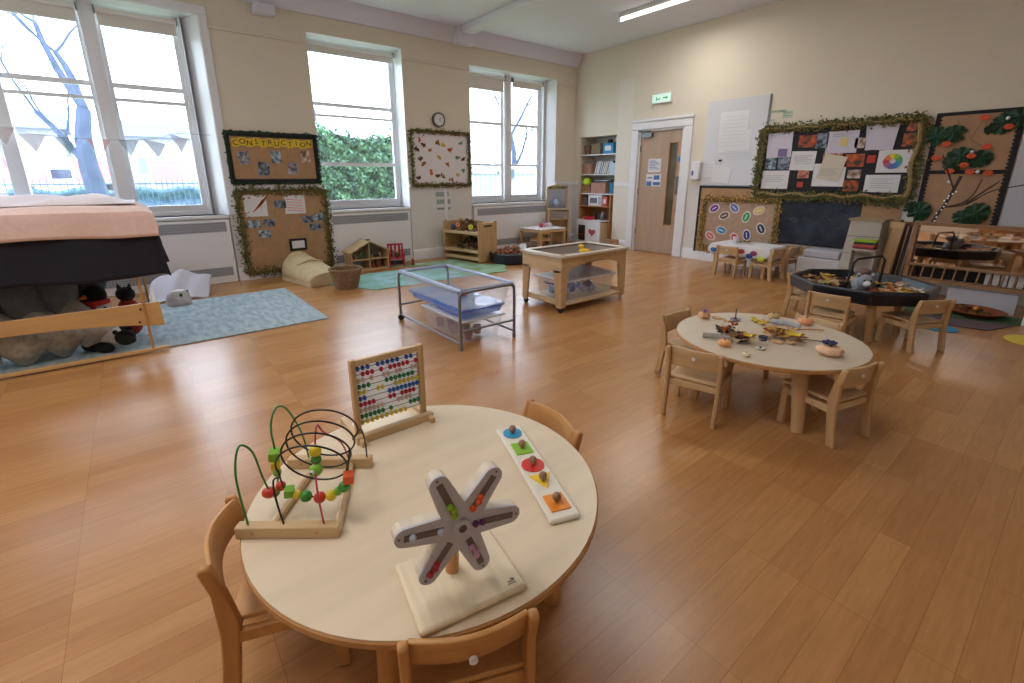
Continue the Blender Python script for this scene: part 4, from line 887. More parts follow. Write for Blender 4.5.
clear = mat('clear_plastic', (205, 226, 255), .08, alpha=.22, spec=.8); blue_p = mat('blue_plastic', (70, 140, 225), .2, alpha=.55, spec=.7); milky = mat('milky_plastic', (228, 232, 244), .2, alpha=.26)
def tub(name, a, b, z0, z1, m_, parent, th=.004, lip=.025, tap=.04, bevel=.01):
    mb = MB(); (x0, y0), (x1, y1) = a, b
    def ring(i, z): return [(x0+i, y0+i, z), (x1-i, y0+i, z), (x1-i, y1-i, z), (x0+i, y1-i, z)]
    R_ = [ring(-lip, z1-.012), ring(-lip, z1), ring(0, z1), ring(tap, z0), ring(tap+th, z0+th), ring(th, z1-.004), ring(-lip+th, z1-.014)]
    V_ = [[mb.b.verts.new(p) for p in r_] for r_ in R_]
    for A_, B_ in zip(V_[:4], V_[1:4]):
        for k in range(4): mb.b.faces.new((A_[k], A_[(k+1) % 4], B_[(k+1) % 4], B_[k]))
    mb.b.faces.new(V_[3])
    return mb.obj(name, m_, parent, smooth=False)
tub('tub', (wx0+.02, wy0+.02), (wx1-.02, wy1-.02), .24, wz+.012, clear, t, tap=.05)
MB().tube([(wx0+.01, wy0+.02, wz+.012), (wx1-.01, wy0+.02, wz+.012), (wx1-.01, wy1-.02, wz+.012), (wx0+.01, wy1-.02, wz+.012)], .012, 8, closed=True).obj('rolled_rim', mat('rim_blue_white', (200, 218, 250), .2, alpha=.8), t)
MB().bb((wx0+.06, wy0+.06, .3), (wx1-.06, wy1-.06, .305)).obj('water', mat('water', (200, 220, 245), .02, alpha=.35, spec=.9), t)
for lab, a, b in [('blue translucent tray slung under the left half of the water tray', (2.97, -5.12), (3.38, -4.76)), ('blue translucent tray slung under the right half of the water tray', (3.42, -5.14), (3.87, -4.74))]:
    k = thing('blue_tray', lab, 'tray', (0, 0, 0)); tub('tray', a, b, .225, .29, mat('blue_base', (40, 120, 235), .2, alpha=.7, spec=.7), k, lip=.01, tap=.02)
t2 = thing('storage_box', 'large milky plastic box of toys on the floor under the water tray', 'storage box', (0, 0, 0))
tub('box', (3.22, -5.13), (3.86, -4.74), .012, .19, milky, t2, lip=.012, tap=.03); MB().bb((3.20, -5.145, .19), (3.88, -4.725, .205)).obj('lid', mat('milky_lid', (232, 234, 242), .25, alpha=.75), t2, bevel=.006)
q = random.Random(6)
for i in range(7):
    c_ = [(150, 100, 110), (110, 90, 130), (190, 160, 170)][i % 3]; o = MB().lathe([(.001, 0), (.03, 0), (.04, .07), (.034, .07), (.001, .01)], n=12).obj('toy_cup', mat('boxtoy%d' % (i % 3), c_, .5))
    o.location = (3.33+.075*i, -5.03+.07*(i % 3), .02); tag(o, ['dusty pink', 'purple', 'pale pink'][i % 3]+' toy cup blurred inside the milky box under the water tray', 'toy', 'cups in the milky box, '+['pink', 'purple', 'pale'][i % 3])
tag(MB().ball((0, 0, 0), .05, (1.2, .9, .35), 16).xf((3.50, -4.90, .325)).obj('red_boat', mat('toy_terracotta', (196, 96, 76), .5)), 'terracotta toy floating in the clear water tray', 'toy')
# ================================================================== SAND TABLE
t = thing('sand_table', 'wooden sand and water table with arched side and white rim tray', 'sand table', (0, 0, 0))
sx0, sx1, sy0, sy1, sz = 3.12, 3.70, -3.91, -2.94, .56
for x in (sx0, sx1-.02):   # long arched sides
    pts = [(sy0, 0.05), (sy0+.07, .05), (sy0+.10, .40)]+[(sy0+.12+(sy1-sy0-.24)*k/10, .42+.06*math.sin(math.pi*k/10)) for k in range(11)]+[(sy1-.10, .40), (sy1-.07, .05), (sy1, .05), (sy1, sz-.02), (sy0, sz-.02)]
    MB().prism(pts, x, x+.02, axis=0).obj('side_panel', birch, t, bevel=.004)
for y in (sy0, sy1-.02):
    MB().prism([(sx0+.02, .40), (sx1-.02, .40), (sx1-.02, sz-.02), (sx0+.02, sz-.02)], y, y+.02, axis=1).obj('end_panel', birch, t)
    for x in (sx0+.02, sx1-.02): MB().prism([(x-(.0 if x < 3.4 else .05), .05), (x+(.05 if x < 3.4 else .0), .05), (x+(.09 if x < 3.4 else .0), .42), (x-(.0 if x < 3.4 else .09), .42)], y, y+.02, axis=1).obj('leg', birchy, t)
for y in (sy0+.02, sy1-.04): MB().bb((sx0+.02, y, .075), (sx1-.02, y+.02, .125)).obj('end_stretcher', birch, t)
MB().bb((sx0+.0, sy0+.02, .07), (sx1-.0, sy1-.02, .085)).obj('shelf', birch, t, bevel=.003)
for x, y in ((sx0+.03, sy0+.03), (sx1-.03, sy0+.03)): MB().cyl((x-.012, y, .026), (x+.012, y, .026), .026, n=20).obj('castor', rubber, t)
for x, y in ((sx0+.03, sy1-.03), (sx1-.03, sy1-.03)): MB().cyl((x, y, 0), (x, y, .06), .018, n=14).obj('foot', birch, t)
rimm = mat('tray_rim', (214, 204, 190), .4)
MB().bb((sx0-.02, sy0-.02, sz-.02), (sx0+.04, sy1+.02, sz+.01)).bb((sx1-.04, sy0-.02, sz-.02), (sx1+.02, sy1+.02, sz+.01)).bb((sx0, sy0-.02, sz-.02), (sx1, sy0+.05, sz+.01)).bb((sx0, sy1-.05, sz-.02), (sx1, sy1+.02, sz+.01)).obj('tray_rim', rimm, t, bevel=.008)
MB().bb((sx0+.03, sy0+.04, sz-.10), (sx1-.03, sy1-.04, sz-.095)).obj('tray_floor', mat('tray_grey', (170, 164, 164), .5), t)
for a, b in (((sx0+.035, sy0+.04), (sx0+.04, sy1-.04)), ((sx1-.04, sy0+.04), (sx1-.035, sy1-.04)), ((sx0+.04, sy0+.045), (sx1-.04, sy0+.05)), ((sx0+.04, sy1-.05), (sx1-.04, sy1-.045))): MB().bb((*a, sz-.1), (*b, sz)).obj('tray_wall', mat('tray_grey', (170, 164, 164), .5), t)
tag(MB().grid(30, 30, lambda u, v: (sx0+.045+u*(sx1-sx0-.09), sy0+.055+v*(sy1-sy0-.11), sz-.085+.025*math.sin(u*5+1)*math.sin(v*7)+.01*math.sin(u*19+v*13))).obj('sand', mat('sand', (186, 140, 96), .95, var=.08, scale=60, bump=.3)), 'brown play sand spread in the wooden sand table', 'sand', None, 'stuff')
t = thing('rubber_duck', 'yellow rubber duck at the far end of the sand table', 'toy duck', (3.40, -3.28, sz-.08), R(200)); ym = mat('duck_yellow', (235, 195, 40), .4)
MB().ball((0, 0, .035), .045, (1.3, 1, .8), 16).obj('body', ym, t); MB().ball((.035, 0, .085), .028, n=14).obj('head', ym, t); MB().cyl((.055, 0, .083), (.078, 0, .08), .011, .004, 8).obj('beak', mat('beak_orange', (220, 130, 40), .6), t); MB().cyl((-.04, 0, .05), (-.075, 0, .075), .015, .002, 8).obj('tail', ym, t)
t = thing('storage_box', 'clear lidded plastic box of blue toys on the shelf of the sand table', 'storage box', (0, 0, 0))
tub('box', (3.20, -3.78), (3.64, -3.06), .087, .285, milky, t, lip=.012, tap=.03); MB().bb((3.18, -3.80, .285), (3.66, -3.04, .30)).obj('lid', mat('milky_lid', (232, 234, 242), .25, alpha=.75), t, bevel=.006); MB().tube([(3.35, -3.80, .25), (3.42, -3.83, .25), (3.49, -3.80, .25)], .008, 6).obj('clip', mat('navy', (40, 60, 130), .4), t)
for i in range(9):
    o = MB().ball((0, 0, 0), .045, (1, .7, .9), 10).box((0, 0, .04), (.03, .05, .04)).obj('blue_toy', mat('boxtoyb%d' % (i % 3), [(90, 150, 210), (60, 90, 170), (150, 180, 220)][i % 3], .5)); o.location = (3.33+.1*(i % 3), -3.68+.2*(i//3)+.05*(i % 2), .14+.02*(i % 2)); o.rotation_euler = (i, i*.7, 0); tag(o, ['sky blue', 'dark blue', 'pale blue'][i % 3]+' plastic toy inside the clear box under the sand table', 'toy', 'blue toys in the clear box, '+['sky', 'dark', 'pale'][i % 3])
t = thing('plastic_tray', 'crumpled pale plastic sheet on top of the clear box under the sand table', 'plastic sheet', (0, 0, 0))
MB().grid(14, 18, lambda u, v: (3.22+u*.4, -3.55+v*.52, .302+.07*math.sin(math.pi*u)*math.sin(math.pi*v)+.01*math.sin(u*17)*math.sin(v*21))).obj('sheet', mat('milky_lid', (232, 234, 242), .25, alpha=.75), t)
# ================================================================== BACK WALL
# closet shelves
t = thing('closet_shelving', 'white fitted shelves in the recess left of the door', 'shelving', (0, 0, 0))
cx0, cx1 = CL[0]+.012, CL[1]-.012
SH = [1.70, 1.34, .98, .745]
for z in SH[:3]: MB().bb((cx0, .02, z-.02), (cx1, .40, z)).obj('shelf', white, t)
MB().bb((cx0, .02, 0), (cx0+.02, .40, .98)).obj('pine_side', beech, t); MB().bb((cx1-.09, .02, 0), (cx1-.07, .40, .98)).obj('pine_side', beech, t); MB().bb((cx0, .02, .725), (cx1-.07, .40, .745)).obj('pine_shelf', beech, t); MB().bb((cx0+.02, .3, 0), (cx1-.09, .31, .96)).obj('pine_back', wood('pine_dark', (150, 104, 60), .6, axis=2), t)
def crate(lab, x, y, z, w, d, h, col, cat='box', name='storage_crate', group=None, open_=True):
    m_ = mat('crate%d_%d_%d' % col, col, .7, var=.08, scale=12); t = thing(name, lab, cat, (x, y, z), 0, group)
    if open_:
        mb = MB()
        for a, b in (((-w/2, -d/2), (w/2, -d/2+.008)), ((-w/2, d/2-.008), (w/2, d/2)), ((-w/2, -d/2+.008), (-w/2+.008, d/2-.008)), ((w/2-.008, -d/2+.008), (w/2, d/2-.008))): mb.bb((*a, 0), (*b, h))
        mb.bb((-w/2+.008, -d/2+.008, 0), (w/2-.008, d/2-.008, .008)); mb.obj('body', m_, t)
        MB().bb((-w/2-.006, -d/2-.006, h-.02), (w/2+.006, -d/2, h)).obj('rim', m_, t)
    else: MB().bb((-w/2, -d/2, 0), (w/2, d/2, h)).obj('body', m_, t, bevel=.006); MB().bb((-w*.3, -d/2-.002, h*.3), (w*.3, -d/2, h*.75)).obj('printed_panel', paper, t)
    return t
crate('brown box at the left of the top closet shelf', .28, .2, 1.70, .13, .25, .17, (120, 84, 66))
crate('dark framed box in the middle of the top closet shelf', .50, .2, 1.70, .22, .25, .20, (120, 108, 84))
crate('blue tub at the right of the top closet shelf', .80, .2, 1.70, .24, .25, .19, (50, 140, 200), open_=False)
tag(MB().cyl((.74, .2, 1.892), (.74, .2, 1.96), .05, n=16).obj('black_jar', black, bevel=.005), 'black jar standing on top of the blue tub', 'jar')
tag(MB().cyl((.98, .18, 1.701), (.98, .18, 1.80), .03, n=16).obj('small_jar', mat('jar_dark', (60, 60, 80), .5)), 'small dark jar at the far right of the top closet shelf', 'jar')
crate('pinkish brown wicker box at the left of the second closet shelf', .31, .2, 1.34, .22, .28, .19, (160, 116, 100))
q = random.Random(12); x = .46
bc_ = [('grey', (140, 150, 170)), ('white', (220, 220, 226)), ('brown', (130, 96, 70)), ('dark blue', (60, 70, 120)), ('pale blue', (140, 170, 210)), ('yellow', (210, 190, 90)), ('navy', (50, 56, 84)), ('cream', (226, 214, 186)), ('teal', (60, 120, 130))]
for i, (n_, c_) in enumerate(bc_):
    h = .22+.03*q.random(); k = thing('book', f'{n_} book leaning on the second closet shelf' if i < 7 else f'{n_} book at the right end of the leaning row in the closet', 'book', (x+.045*i, .12, 1.345), 0, 'books on the second closet shelf')
    k.rotation_euler = (0, R(16), 0); MB().bb((-.014, 0, 0), (.014, .16, h)).obj('cover', mat('book%d' % i, c_, .6), k); MB().bb((-.011, -.001, .004), (.011, .155, h+.001)).obj('pages', paper, k)
tag(MB().bb((.87, .06, 1.342), (1.02, .07, 1.54)).xf().obj('picture_card', mat('card_blue', (190, 210, 235), .6)), 'pale blue picture card at the right of the second closet shelf', 'card')
crate('brown basket under the lime ball, left of the third closet shelf', .30, .18, .98, .20, .26, .16, (156, 112, 76))
tag(MB().ball((.30, .10, 1.19), .085, n=20).obj('lime_ball', mat('ball_lime', (196, 226, 50), .7, var=.1, bump=.5, scale=40)), 'lime green fluffy ball in the closet on the third shelf', 'ball')
crate('pinkish wicker basket in the middle of the third closet shelf', .62, .18, .98, .36, .26, .20, (176, 132, 116))
for i, (lab, c_, dz, rr) in enumerate([('dark blue folder lying on the pink basket in the closet', (40, 50, 90), 0, .1), ('white folder lying on the pink basket in the closet', (215, 218, 226), .016, -.12), ('black folder on top of the pile in the closet', (40, 40, 48), .032, .05)]):
    o = MB().box((0, 0, 0), (.34, .2, .012)).obj('folder', mat('folder%d' % i, c_, .6)); o.location = (.68, .18, 1.202+dz); o.rotation_euler = (0, 0, rr); tag(o, lab, 'folder')
tag(MB().bb((.90, .06, .981), (.99, .2, 1.18)).obj('teal_book', mat('teal_book', (40, 120, 150), .6)), 'teal box file at the right end of the third closet shelf', 'file')
t = thing('toy_microwave', 'white toy microwave with dark window on the fourth closet shelf', 'toy microwave', (.58, .02, .746)); MB().bb((-.17, 0, 0), (.17, .22, .20)).obj('body', white, t, bevel=.008)
MB().bb((-.12, -.004, .05), (.06, 0, .15)).obj('window', mat('mw_window', (110, 116, 130), .3), t); MB().bb((.09, -.004, .03), (.15, 0, .17)).obj('control_panel', mat('mw_panel', (170, 176, 190), .5), t)
crate('red and white carton right of the toy microwave', .83, .12, .746, .10, .2, .18, (190, 90, 80), open_=False)
crate('dark carton left of the toy microwave', .30, .14, .746, .12, .2, .16, (90, 80, 80))
t = thing('toy_cooker', 'white toy cooker with oven door and a heart sticker, in front of the closet', 'toy cooker', (.70, -.06, 0), 0)
MB().bb((-.34, -.17, 0), (.25, -.14, .47)).obj('front', white, t, bevel=.004); MB().bb((-.34, -.14, 0), (.25, .07, .45)).obj('body', birch, t); MB().bb((-.36, -.18, .47), (.27, .08, .49)).obj('top', white, t, bevel=.004)
d_ = MB().bb((-.28, -.178, .10), (-.11, -.17, .39)).obj('oven_door', mat('oven_dark', (50, 40, 44), .3), t); MB().bb((-.27, -.182, .20), (-.12, -.178, .23)).obj('rack', mat('oven_red', (120, 60, 56), .5), d_)
ht = [(.09*(math.sin(a)**3)+.07, .27+.075*(13*math.cos(a)-5*math.cos(2*a)-2*math.cos(3*a)-math.cos(4*a))/16) for a in [2*math.pi*k/28 for k in range(28)]]
MB().prism(ht, -.174, -.1705, axis=1).obj('heart_sticker', mat('heart_red', (190, 90, 100), .5), t)
tag(MB().lathe([(.001, 0), (.10, 0), (.12, .05), (.10, .055), (.001, .02)], n=24).xf((.56, -.10, .491)).obj('red_pan', mat('red_plastic', (200, 30, 60), .4)), 'red toy pan on top of the toy cooker', 'pan')
t = thing('coffee_pot', 'grey toy kettle on the right of the toy cooker top', 'kettle', (.86, -.05, .491)); MB().lathe([(.05, 0), (.055, .08), (.03, .15), (.001, .16)], n=18).obj('body', chrome, t); MB().tube([(.05, 0, .12), (.09, 0, .1), (.055, 0, .04)], .008, 6).obj('handle', black, t)
tag(MB().cyl((.68, -.03, .491), (.68, -.03, .66), .025, n=14).obj('black_bottle', black), 'tall black bottle on the toy cooker', 'bottle')
tag(MB().grid(16, 10, lambda u, v: (1.0+u*.42, -.50+v*.28, .012+.11*math.sin(math.pi*u)*math.sin(math.pi*v)**.7+.01*math.sin(u*16))).obj('blue_mat', mat('mat_violet', (60, 66, 170), .8), solid=.004), 'rumpled violet blue cloth on the floor between toy cooker and door', 'cloth')
crate('tan cardboard box on the floor right of the toy cooker', 1.20, -.14, 0, .16, .16, .17, (196, 150, 118))
# exit sign
t = thing('exit_sign', 'pale green emergency exit light box above the door', 'exit sign', (1.96, -.001, 2.505))
MB().bb((-.18, -.05, -.075), (.18, 0, .075)).obj('housing', white, t, bevel=.008); MB().bb((-.165, -.054, -.058), (.165, -.05, .058)).obj('light_panel', mat('exit_green', (196, 232, 216), .4, emit=.55), t)
MB().bb((-.09, -.056, -.02), (-.02, -.054, .0)).bb((-.1, -.056, -.04), (-.08, -.054, .03)).prism([(.03, -.012), (.09, -.012), (.09, -.03), (.13, .0), (.09, .03), (.09, .012), (.03, .012)], -.056, -.054, axis=1).obj('arrow', mat('exit_dark', (120, 190, 160), .5), t)
# whiteboard
t = thing('whiteboard', 'white dry-wipe board with faint writing and taped papers beside the door', 'whiteboard', (3.215, -.001, 1.76))
MB().prism([(-.445, -.595), (.445, -.605), (.455, .60), (-.44, .60)], -.014, 0, axis=1).obj('panel', mat('whiteboard_white', (214, 216, 224), .2), t)
MB().bb((-.445, -.016, -.605), (.445, -.013, -.597)).bb((.44, -.018, -.6), (.458, -.012, .6)).obj('edge_trim', chrome, t)
for i, (a, b, w, h, r_) in enumerate([(-.02, .22, .42, .42, 0), (.02, .02, .46, .3, 0), (-.33, -.36, .18, .24, 0), (-.12, -.44, .28, .24, 8)]): MB().box((0, 0, 0), (w, .002, h)).xf(ry=R(r_)).xf((a, -.017-.0006*i, b)).obj('taped_sheet', mat('sheet_pale', (226, 228, 236), .6), t)
s = MB()
for i in range(9): s.bb((-.2+.01*(i % 3), -.0205, .36-.05*i), (.12+.06*(i % 2), -.0198, .363-.05*i))
for i in range(4): s.bb((-.1+.02*i, -.0215, -.12-.035*i), (.3, -.0208, -.116-.035*i)); s.bb((-.41, -.0225, -.30-.04*i), (-.27, -.0218, -.297-.04*i))
s.obj('faint_writing', mat('writing_grey', (180, 188, 196), .8), t)
MB().ball((-.16, -.03, -.24), .018, (1.6, .4, .8), 8).obj('black_magnet', black, t)
# dispenser, cards
t = thing('soap_dispenser', 'small white wall dispenser with a blue window between door and whiteboard', 'dispenser', (2.695, -.001, 1.375)); MB().bb((-.075, -.09, -.14), (.075, 0, .14)).obj('housing', white, t, bevel=.02); MB().bb((-.05, -.093, -.07), (-.02, -.089, .0)).obj('blue_window', mat('disp_blue', (50, 90, 170), .3), t)
for i, (lab, x, z, w, h) in enumerate([('long green lettered strip on the wall above the black photo board', 3.78, 2.13, .20, .035), ('small green lettered card above the black photo board, lower left', 3.72, 2.01, .09, .07), ('small white card above the black photo board, right', 3.90, 2.08, .12, .09)]):
    o = MB().bb((x-w/2, -.004, z-h/2), (x+w/2, -.001, z+h/2)).obj('wall_card', mat('card_green%d' % (i % 2), [(190, 206, 190), (214, 218, 208)][i % 2], .7)); tag(o, lab, 'card')
    s = MB()
    for k in range(2): s.bb((x-w*.4, -.0045, z-h*.2+k*h*.35), (x+w*.35, -.0042, z-h*.2+k*h*.35+.006))
    s.obj('print', mat('print_green', (100, 140, 110), .8), o)
# shapes board
t = thing('notice_board', 'hessian notice board with garland frame and ten coloured oval word cards', 'notice board', (3.42, -.001, .62))
MB().bb((-.63, -.016, -.52), (.66, 0, .51)).obj('backing', hessian, t); MB().bb((-.655, -.02, -.53), (-.62, 0, .53)).bb((-.62, -.02, .50), (.66, 0, .53)).obj('black_border', blackcard, t)
MB().bb((-.5, -.022, -.36), (.53, -.016, .30)).obj('inner_panel', mat('hessian_grey', (178, 150, 128), .9, var=.08, scale=20), t)
rect_garland(t, -.54, .56, -.42, .34, .07, 330, moss, x=.024, name='moss_garland', axis=1, seed=31); rect_garland(t, -.55, .57, -.43, .35, .08, 120, mat('autumn_garland', (190, 150, 80), .8, var=.4, scale=50), x=.03, name='leaf_garland', axis=1, seed=41)
ov = [(-.37, .20, 30, 'purple', (120, 60, 160)), (-.20, .10, 25, 'brown', (110, 84, 76)), (-.06, .22, -40, 'blue', (90, 120, 200)), (.13, .10, 75, 'green', (50, 160, 90)), (.30, .20, 25, 'yellow', (228, 196, 110)), (.36, -.05, -60, 'black', (40, 50, 70)), (.17, -.16, -80, 'navy', (40, 50, 140)), (.0, -.22, -60, 'red', (206, 40, 70)), (-.22, -.12, -15, 'sky blue', (30, 140, 200)), (-.39, -.22, -30, 'coral', (220, 110, 100))]
for x, z, r_, n_, c_ in ov:
    k = MB().cyl((0, 0, 0), (0, -.004, 0), .088, n=28).xf().obj('oval_card', mat('oval_rim', (222, 216, 216), .7), t, label=n_+' oval word card'); k.scale = (1, 1, .68); k.rotation_euler = (0, R(-r_), 0); k.location = (x, -.024, z)
    MB().cyl((0, -.004, 0), (0, -.006, 0), .068, n=28).obj('coloured_oval', mat('oval_'+n_.replace(' ', '_'), c_, .6), k); MB().bb((-.038, -.0072, -.012), (.038, -.006, .012)).obj('word', mat('oval_word', (216, 216, 220), .7), k)
# photo board
t = thing('notice_board', 'wide black notice board with twisted moss garland, papers, photos and a colour wheel', 'notice board', (4.50, -.001, 1.475))
t.scale = (1.05, 1, 1)
MB().bb((-.80, -.02, -.42), (.80, 0, .42)).obj('backing', blackcard, t)
rect_garland(t, -.82, .82, -.44, .43, .09, 620, moss, x=.03, name='moss_garland', axis=1, seed=51); rect_garland(t, -.83, .83, -.44, .44, .09, 180, ivy, x=.04, name='ivy_garland', axis=1, seed=61)
MB().tube([(-.8+.1*k, -.05, -.42+.02*math.sin(k*1.7)) for k in range(17)], .018, 7).tube([(.80+.015*math.sin(k*1.3), -.05, -.42+.1*k) for k in range(9)], .025, 7).tube([(-.8+.1*k, -.05, .43+.012*math.sin(k*1.9)) for k in range(17)], .014, 7).obj('twisted_paper_rope', mat('rope_tan', (150, 130, 88), .9, var=.2, scale=30), t)
def pp(x, z, w, h, m_, r_=0, nm='paper_sheet', dx=.024): return sheet(t, x, z, w, h, m_, dx, r_, nm, 1)
pl_ = mat('paper_lilac', (206, 204, 222), .8)
pp(-.60, .22, .30, .32, pl_, -2, dx=.03); pp(-.55, .12, .11, .10, mat('violet_print', (120, 110, 160), .7), 0, 'print', .034)
pp(-.28, .25, .20, .15, photo_mat(4), 0, 'photo'); pp(-.12, .25, .13, .18, photo_mat(3), 0, 'photo'); pp(.09, .22, .32, .26, pl_, 0); pp(.11, .22, .08, .1, mat('yellow_print', (222, 200, 140), .7), 0, 'print', .027)
pp(-.68, -.0, .13, .18, photo_mat(1), 0, 'photo'); pp(-.52, .0, .14, .19, photo_mat(3), 0, 'photo'); pp(-.30, .01, .28, .24, paper, 2, dx=.027)
pp(-.60, -.23, .33, .24, paper, 0); pp(-.27, -.16, .13, .1, photo_mat(5), 0, 'photo'); pp(-.29, -.29, .07, .07, mat('red_print', (180, 60, 40), .6), 0, 'print')
pp(.02, .03, .20, .12, photo_mat(5), 0, 'photo'); pp(.01, -.17, .34, .28, paper, 0); pp(.03, -.08, .24, .3, mat('paper_cream', (214, 206, 190), .8), 12, dx=.03)
pp(.27, .20, .1, .12, photo_mat(2), 0, 'photo'); pp(.47, .26, .26, .30, pl_, 4, dx=.032); pp(.44, .27, .24, .30, mat('paper_lilac2', (196, 194, 214), .8), -6, dx=.028)
pp(.72, .34, .09, .08, photo_mat(4), 0, 'photo'); pp(.72, .21, .12, .14, photo_mat(4), 0, 'photo')
pp(.25, -.0, .19, .15, photo_mat(4), 0, 'photo'); pp(.41, .01, .08, .09, mat('red_print', (180, 60, 40), .6), 0, 'print'); cw = pp(.63, -.02, .32, .25, paper, 0)
cols8 = [(80, 160, 90), (150, 180, 70), (226, 200, 70), (220, 130, 60), (200, 70, 70), (170, 110, 150), (110, 110, 180), (70, 120, 200), (60, 150, 190)]
for k in range(9):
    a0, a1 = 2*math.pi*k/9, 2*math.pi*(k+1)/9
    MB().prism([(.61+.028*math.cos(a0), -.02+.028*math.sin(a0)), (.61+.085*math.cos(a0), -.02+.085*math.sin(a0)), (.61+.088*math.cos((a0+a1)/2), -.02+.088*math.sin((a0+a1)/2)), (.61+.085*math.cos(a1), -.02+.085*math.sin(a1)), (.61+.028*math.cos(a1), -.02+.028*math.sin(a1))], -.030, -.027, axis=1).obj('colour_wheel_segment', mat('wheelc%d' % k, cols8[k], .6), t, smooth=False)
pp(.27, -.16, .13, .1, photo_mat(2), 0, 'photo'); pp(.26, -.30, .15, .13, photo_mat(4), 0, 'photo'); pp(.55, -.27, .32, .2, paper, 0)
for (x, z, w, n_) in [(-.60, -.18, .22, 4), (-.30, .07, .2, 5), (.01, -.1, .2, 4), (.55, -.22, .2, 5), (.09, .31, .2, 2)]:
    s = MB()
    for i in range(n_): s.bb((x-w/2, -.0335, z-.025*i), (x+w/2-.04*(i % 2), -.033, z-.025*i+.004))
    s.obj('typed_lines', mat('type_grey', (150, 150, 170), .8), t)
# chalkboard
t = thing('chalkboard', 'black chalk board with faint chalk marks and scalloped border under the photo board', 'chalkboard', (4.46, -.001, .72))
t.scale = (1.12, 1, 1)
MB().bb((-.41, -.02, -.31), (.42, 0, .33)).obj('board', mat('chalk_black', (36, 42, 56), .85, var=.25, scale=5, rgb2=(58, 66, 82)), t)
s = MB()
for i in range(28): s.cyl((-.40+i*.03, -.001, -.31), (-.40+i*.03, -.0215, -.31), .016, n=8)
s.obj('scalloped_border', blackcard, t); q = random.Random(17)
for k, (a, b) in enumerate([(-.25, .0), (-.1, .02), (.1, .05), (.2, -.05), (.3, .08)]): MB().tube([(a+.06*math.sin(j*1.3+k), -.0205, b+.035*math.cos(j*1.7+k)) for j in range(9)], .0025, 4).obj('chalk_mark', mat('chalk', (84, 92, 108), .9), t)
garland((-.4, -.02, .33), (.45, -.02, .33), .10, 220, (.014, .026), out=(0, -1, 0), seed=71).obj('ivy_garland', ivyd, t, smooth=False)
t = thing('notice_board', 'low hessian wall strip beneath and beside the chalk board', 'notice board', (4.6, -.001, .62)); MB().bb((-.62, -.012, -.40), (.72, -.0, -.245)).bb((.29, -.012, -.25), (.72, 0, .40)).obj('hessian_panel', hessian, t); MB().bb((-.60, -.015, -.44), (.72, 0, -.40)).obj('black_border', blackcard, t)
garland((.3, -.02, .38), (.72, -.02, .36), .08, 220, (.014, .026), out=(0, -1, 0), seed=72).obj('ivy_garland', ivy, t, smooth=False)
# jungle board
t = thing('notice_board', 'tall jungle notice board with dark scalloped border, big green leaves and orange flowers', 'notice board', (5.785, -.001, 1.36))
MB().bb((-.33, -.018, -.58), (.33, 0, .57)).obj('backing', mat('jungle_paper', (178, 142, 112), .85, var=.05, scale=8), t)
s = MB().bb((-.34, -.022, -.58), (-.30, 0, .58)).bb((.30, -.022, -.58), (.34, 0, .58)).bb((-.30, -.022, .545), (.30, 0, .58)).bb((-.30, -.022, -.05), (.30, 0, -.01))
for i in range(30): s.cyl((-.30, 0, -.56+i*.038), (-.30, -.0225, -.56+i*.038), .014, n=8).cyl((.30, 0, -.56+i*.038), (.30, -.0225, -.56+i*.038), .014, n=8)
s.obj('scalloped_border', blackcard, t)
gl = mat('monstera', (22, 66, 40), .5, var=.3, scale=20)
def monstera(x, z, r, a, seed, y=-.035):
    mb = MB(); pts = []; n = 44
    for k in range(n):
        b = 2*math.pi*k/n; rr = r*(1-.55*math.exp(-((b-math.pi)/.28)**2))*(1-.14*(k % 4 == 0)); pts.append((rr*math.cos(b), rr*.82*math.sin(b)))
    c_ = [(u*math.cos(a)-v*math.sin(a)+x, u*math.sin(a)+v*math.cos(a)+z) for u, v in pts]
    for k in range(n): mb.face([(x, y-.02, z), (c_[k][0], y+.01*math.sin(k), c_[k][1]), (c_[(k+1) % n][0], y+.01*math.sin(k+1), c_[(k+1) % n][1])])
    mb.obj('monstera_leaf', gl, t, smooth=False, solid=.002)
for x, z, r_, a in [(-.30, .34, .11, 1), (-.16, .36, .11, 3), (-.38, .40, .09, 2), (.20, .44, .12, 4), (.30, .48, .12, .5), (.10, .38, .05, 2), (-.06, .12, .13, 3), (.08, .10, .11, .2), (-.12, .06, .1, 5), (.16, -.46, .13, 1), (.08, -.50, .1, 3), (-.30, -.46, .12, 1), (-.38, -.42, .08, 1)]: monstera(x, z, r_, a, 1, -.03-.012*(a % 2))
fm_ = mat('orange_flower', (226, 92, 50), .6)
for x, z in [(.05, .50), (-.20, .26), (-.26, .12), (.02, .13), (.12, .22), (.24, .40), (-.12, -.02), (.04, -.03), (.18, -.04), (-.02, .04)]:
    mb = MB(); 
    for k in range(6): a = k*1.05; mb.ball((x+.022*math.cos(a), -.065, z+.016*math.sin(a)), .016, (1.3, .6, .8), 6)
    mb.obj('orange_flower', fm_, t)
for x, z in [(.02, .17), (.22, .48), (.10, -.03), (-.10, -.13)]: MB().ball((x, -.075, z), .018, n=8).obj('white_flower', white, t)
MB().tube([(-.15, -.06, .50), (-.1, -.06, .3), (-.26, -.06, .12)], .003, 4).tube([(.05, -.06, .5), (-.02, -.06, .3), (.1, -.06, .2)], .003, 4).obj('stem', mat('stem', (96, 92, 60), .8), t)
tag(MB().bb((6.14, -.03, .785), (7.2, -.001, 1.755)).obj('display_sheet', mat('display_pale', (198, 200, 210), .5)), 'large plain pale sheet on the wall at the far right', 'board')
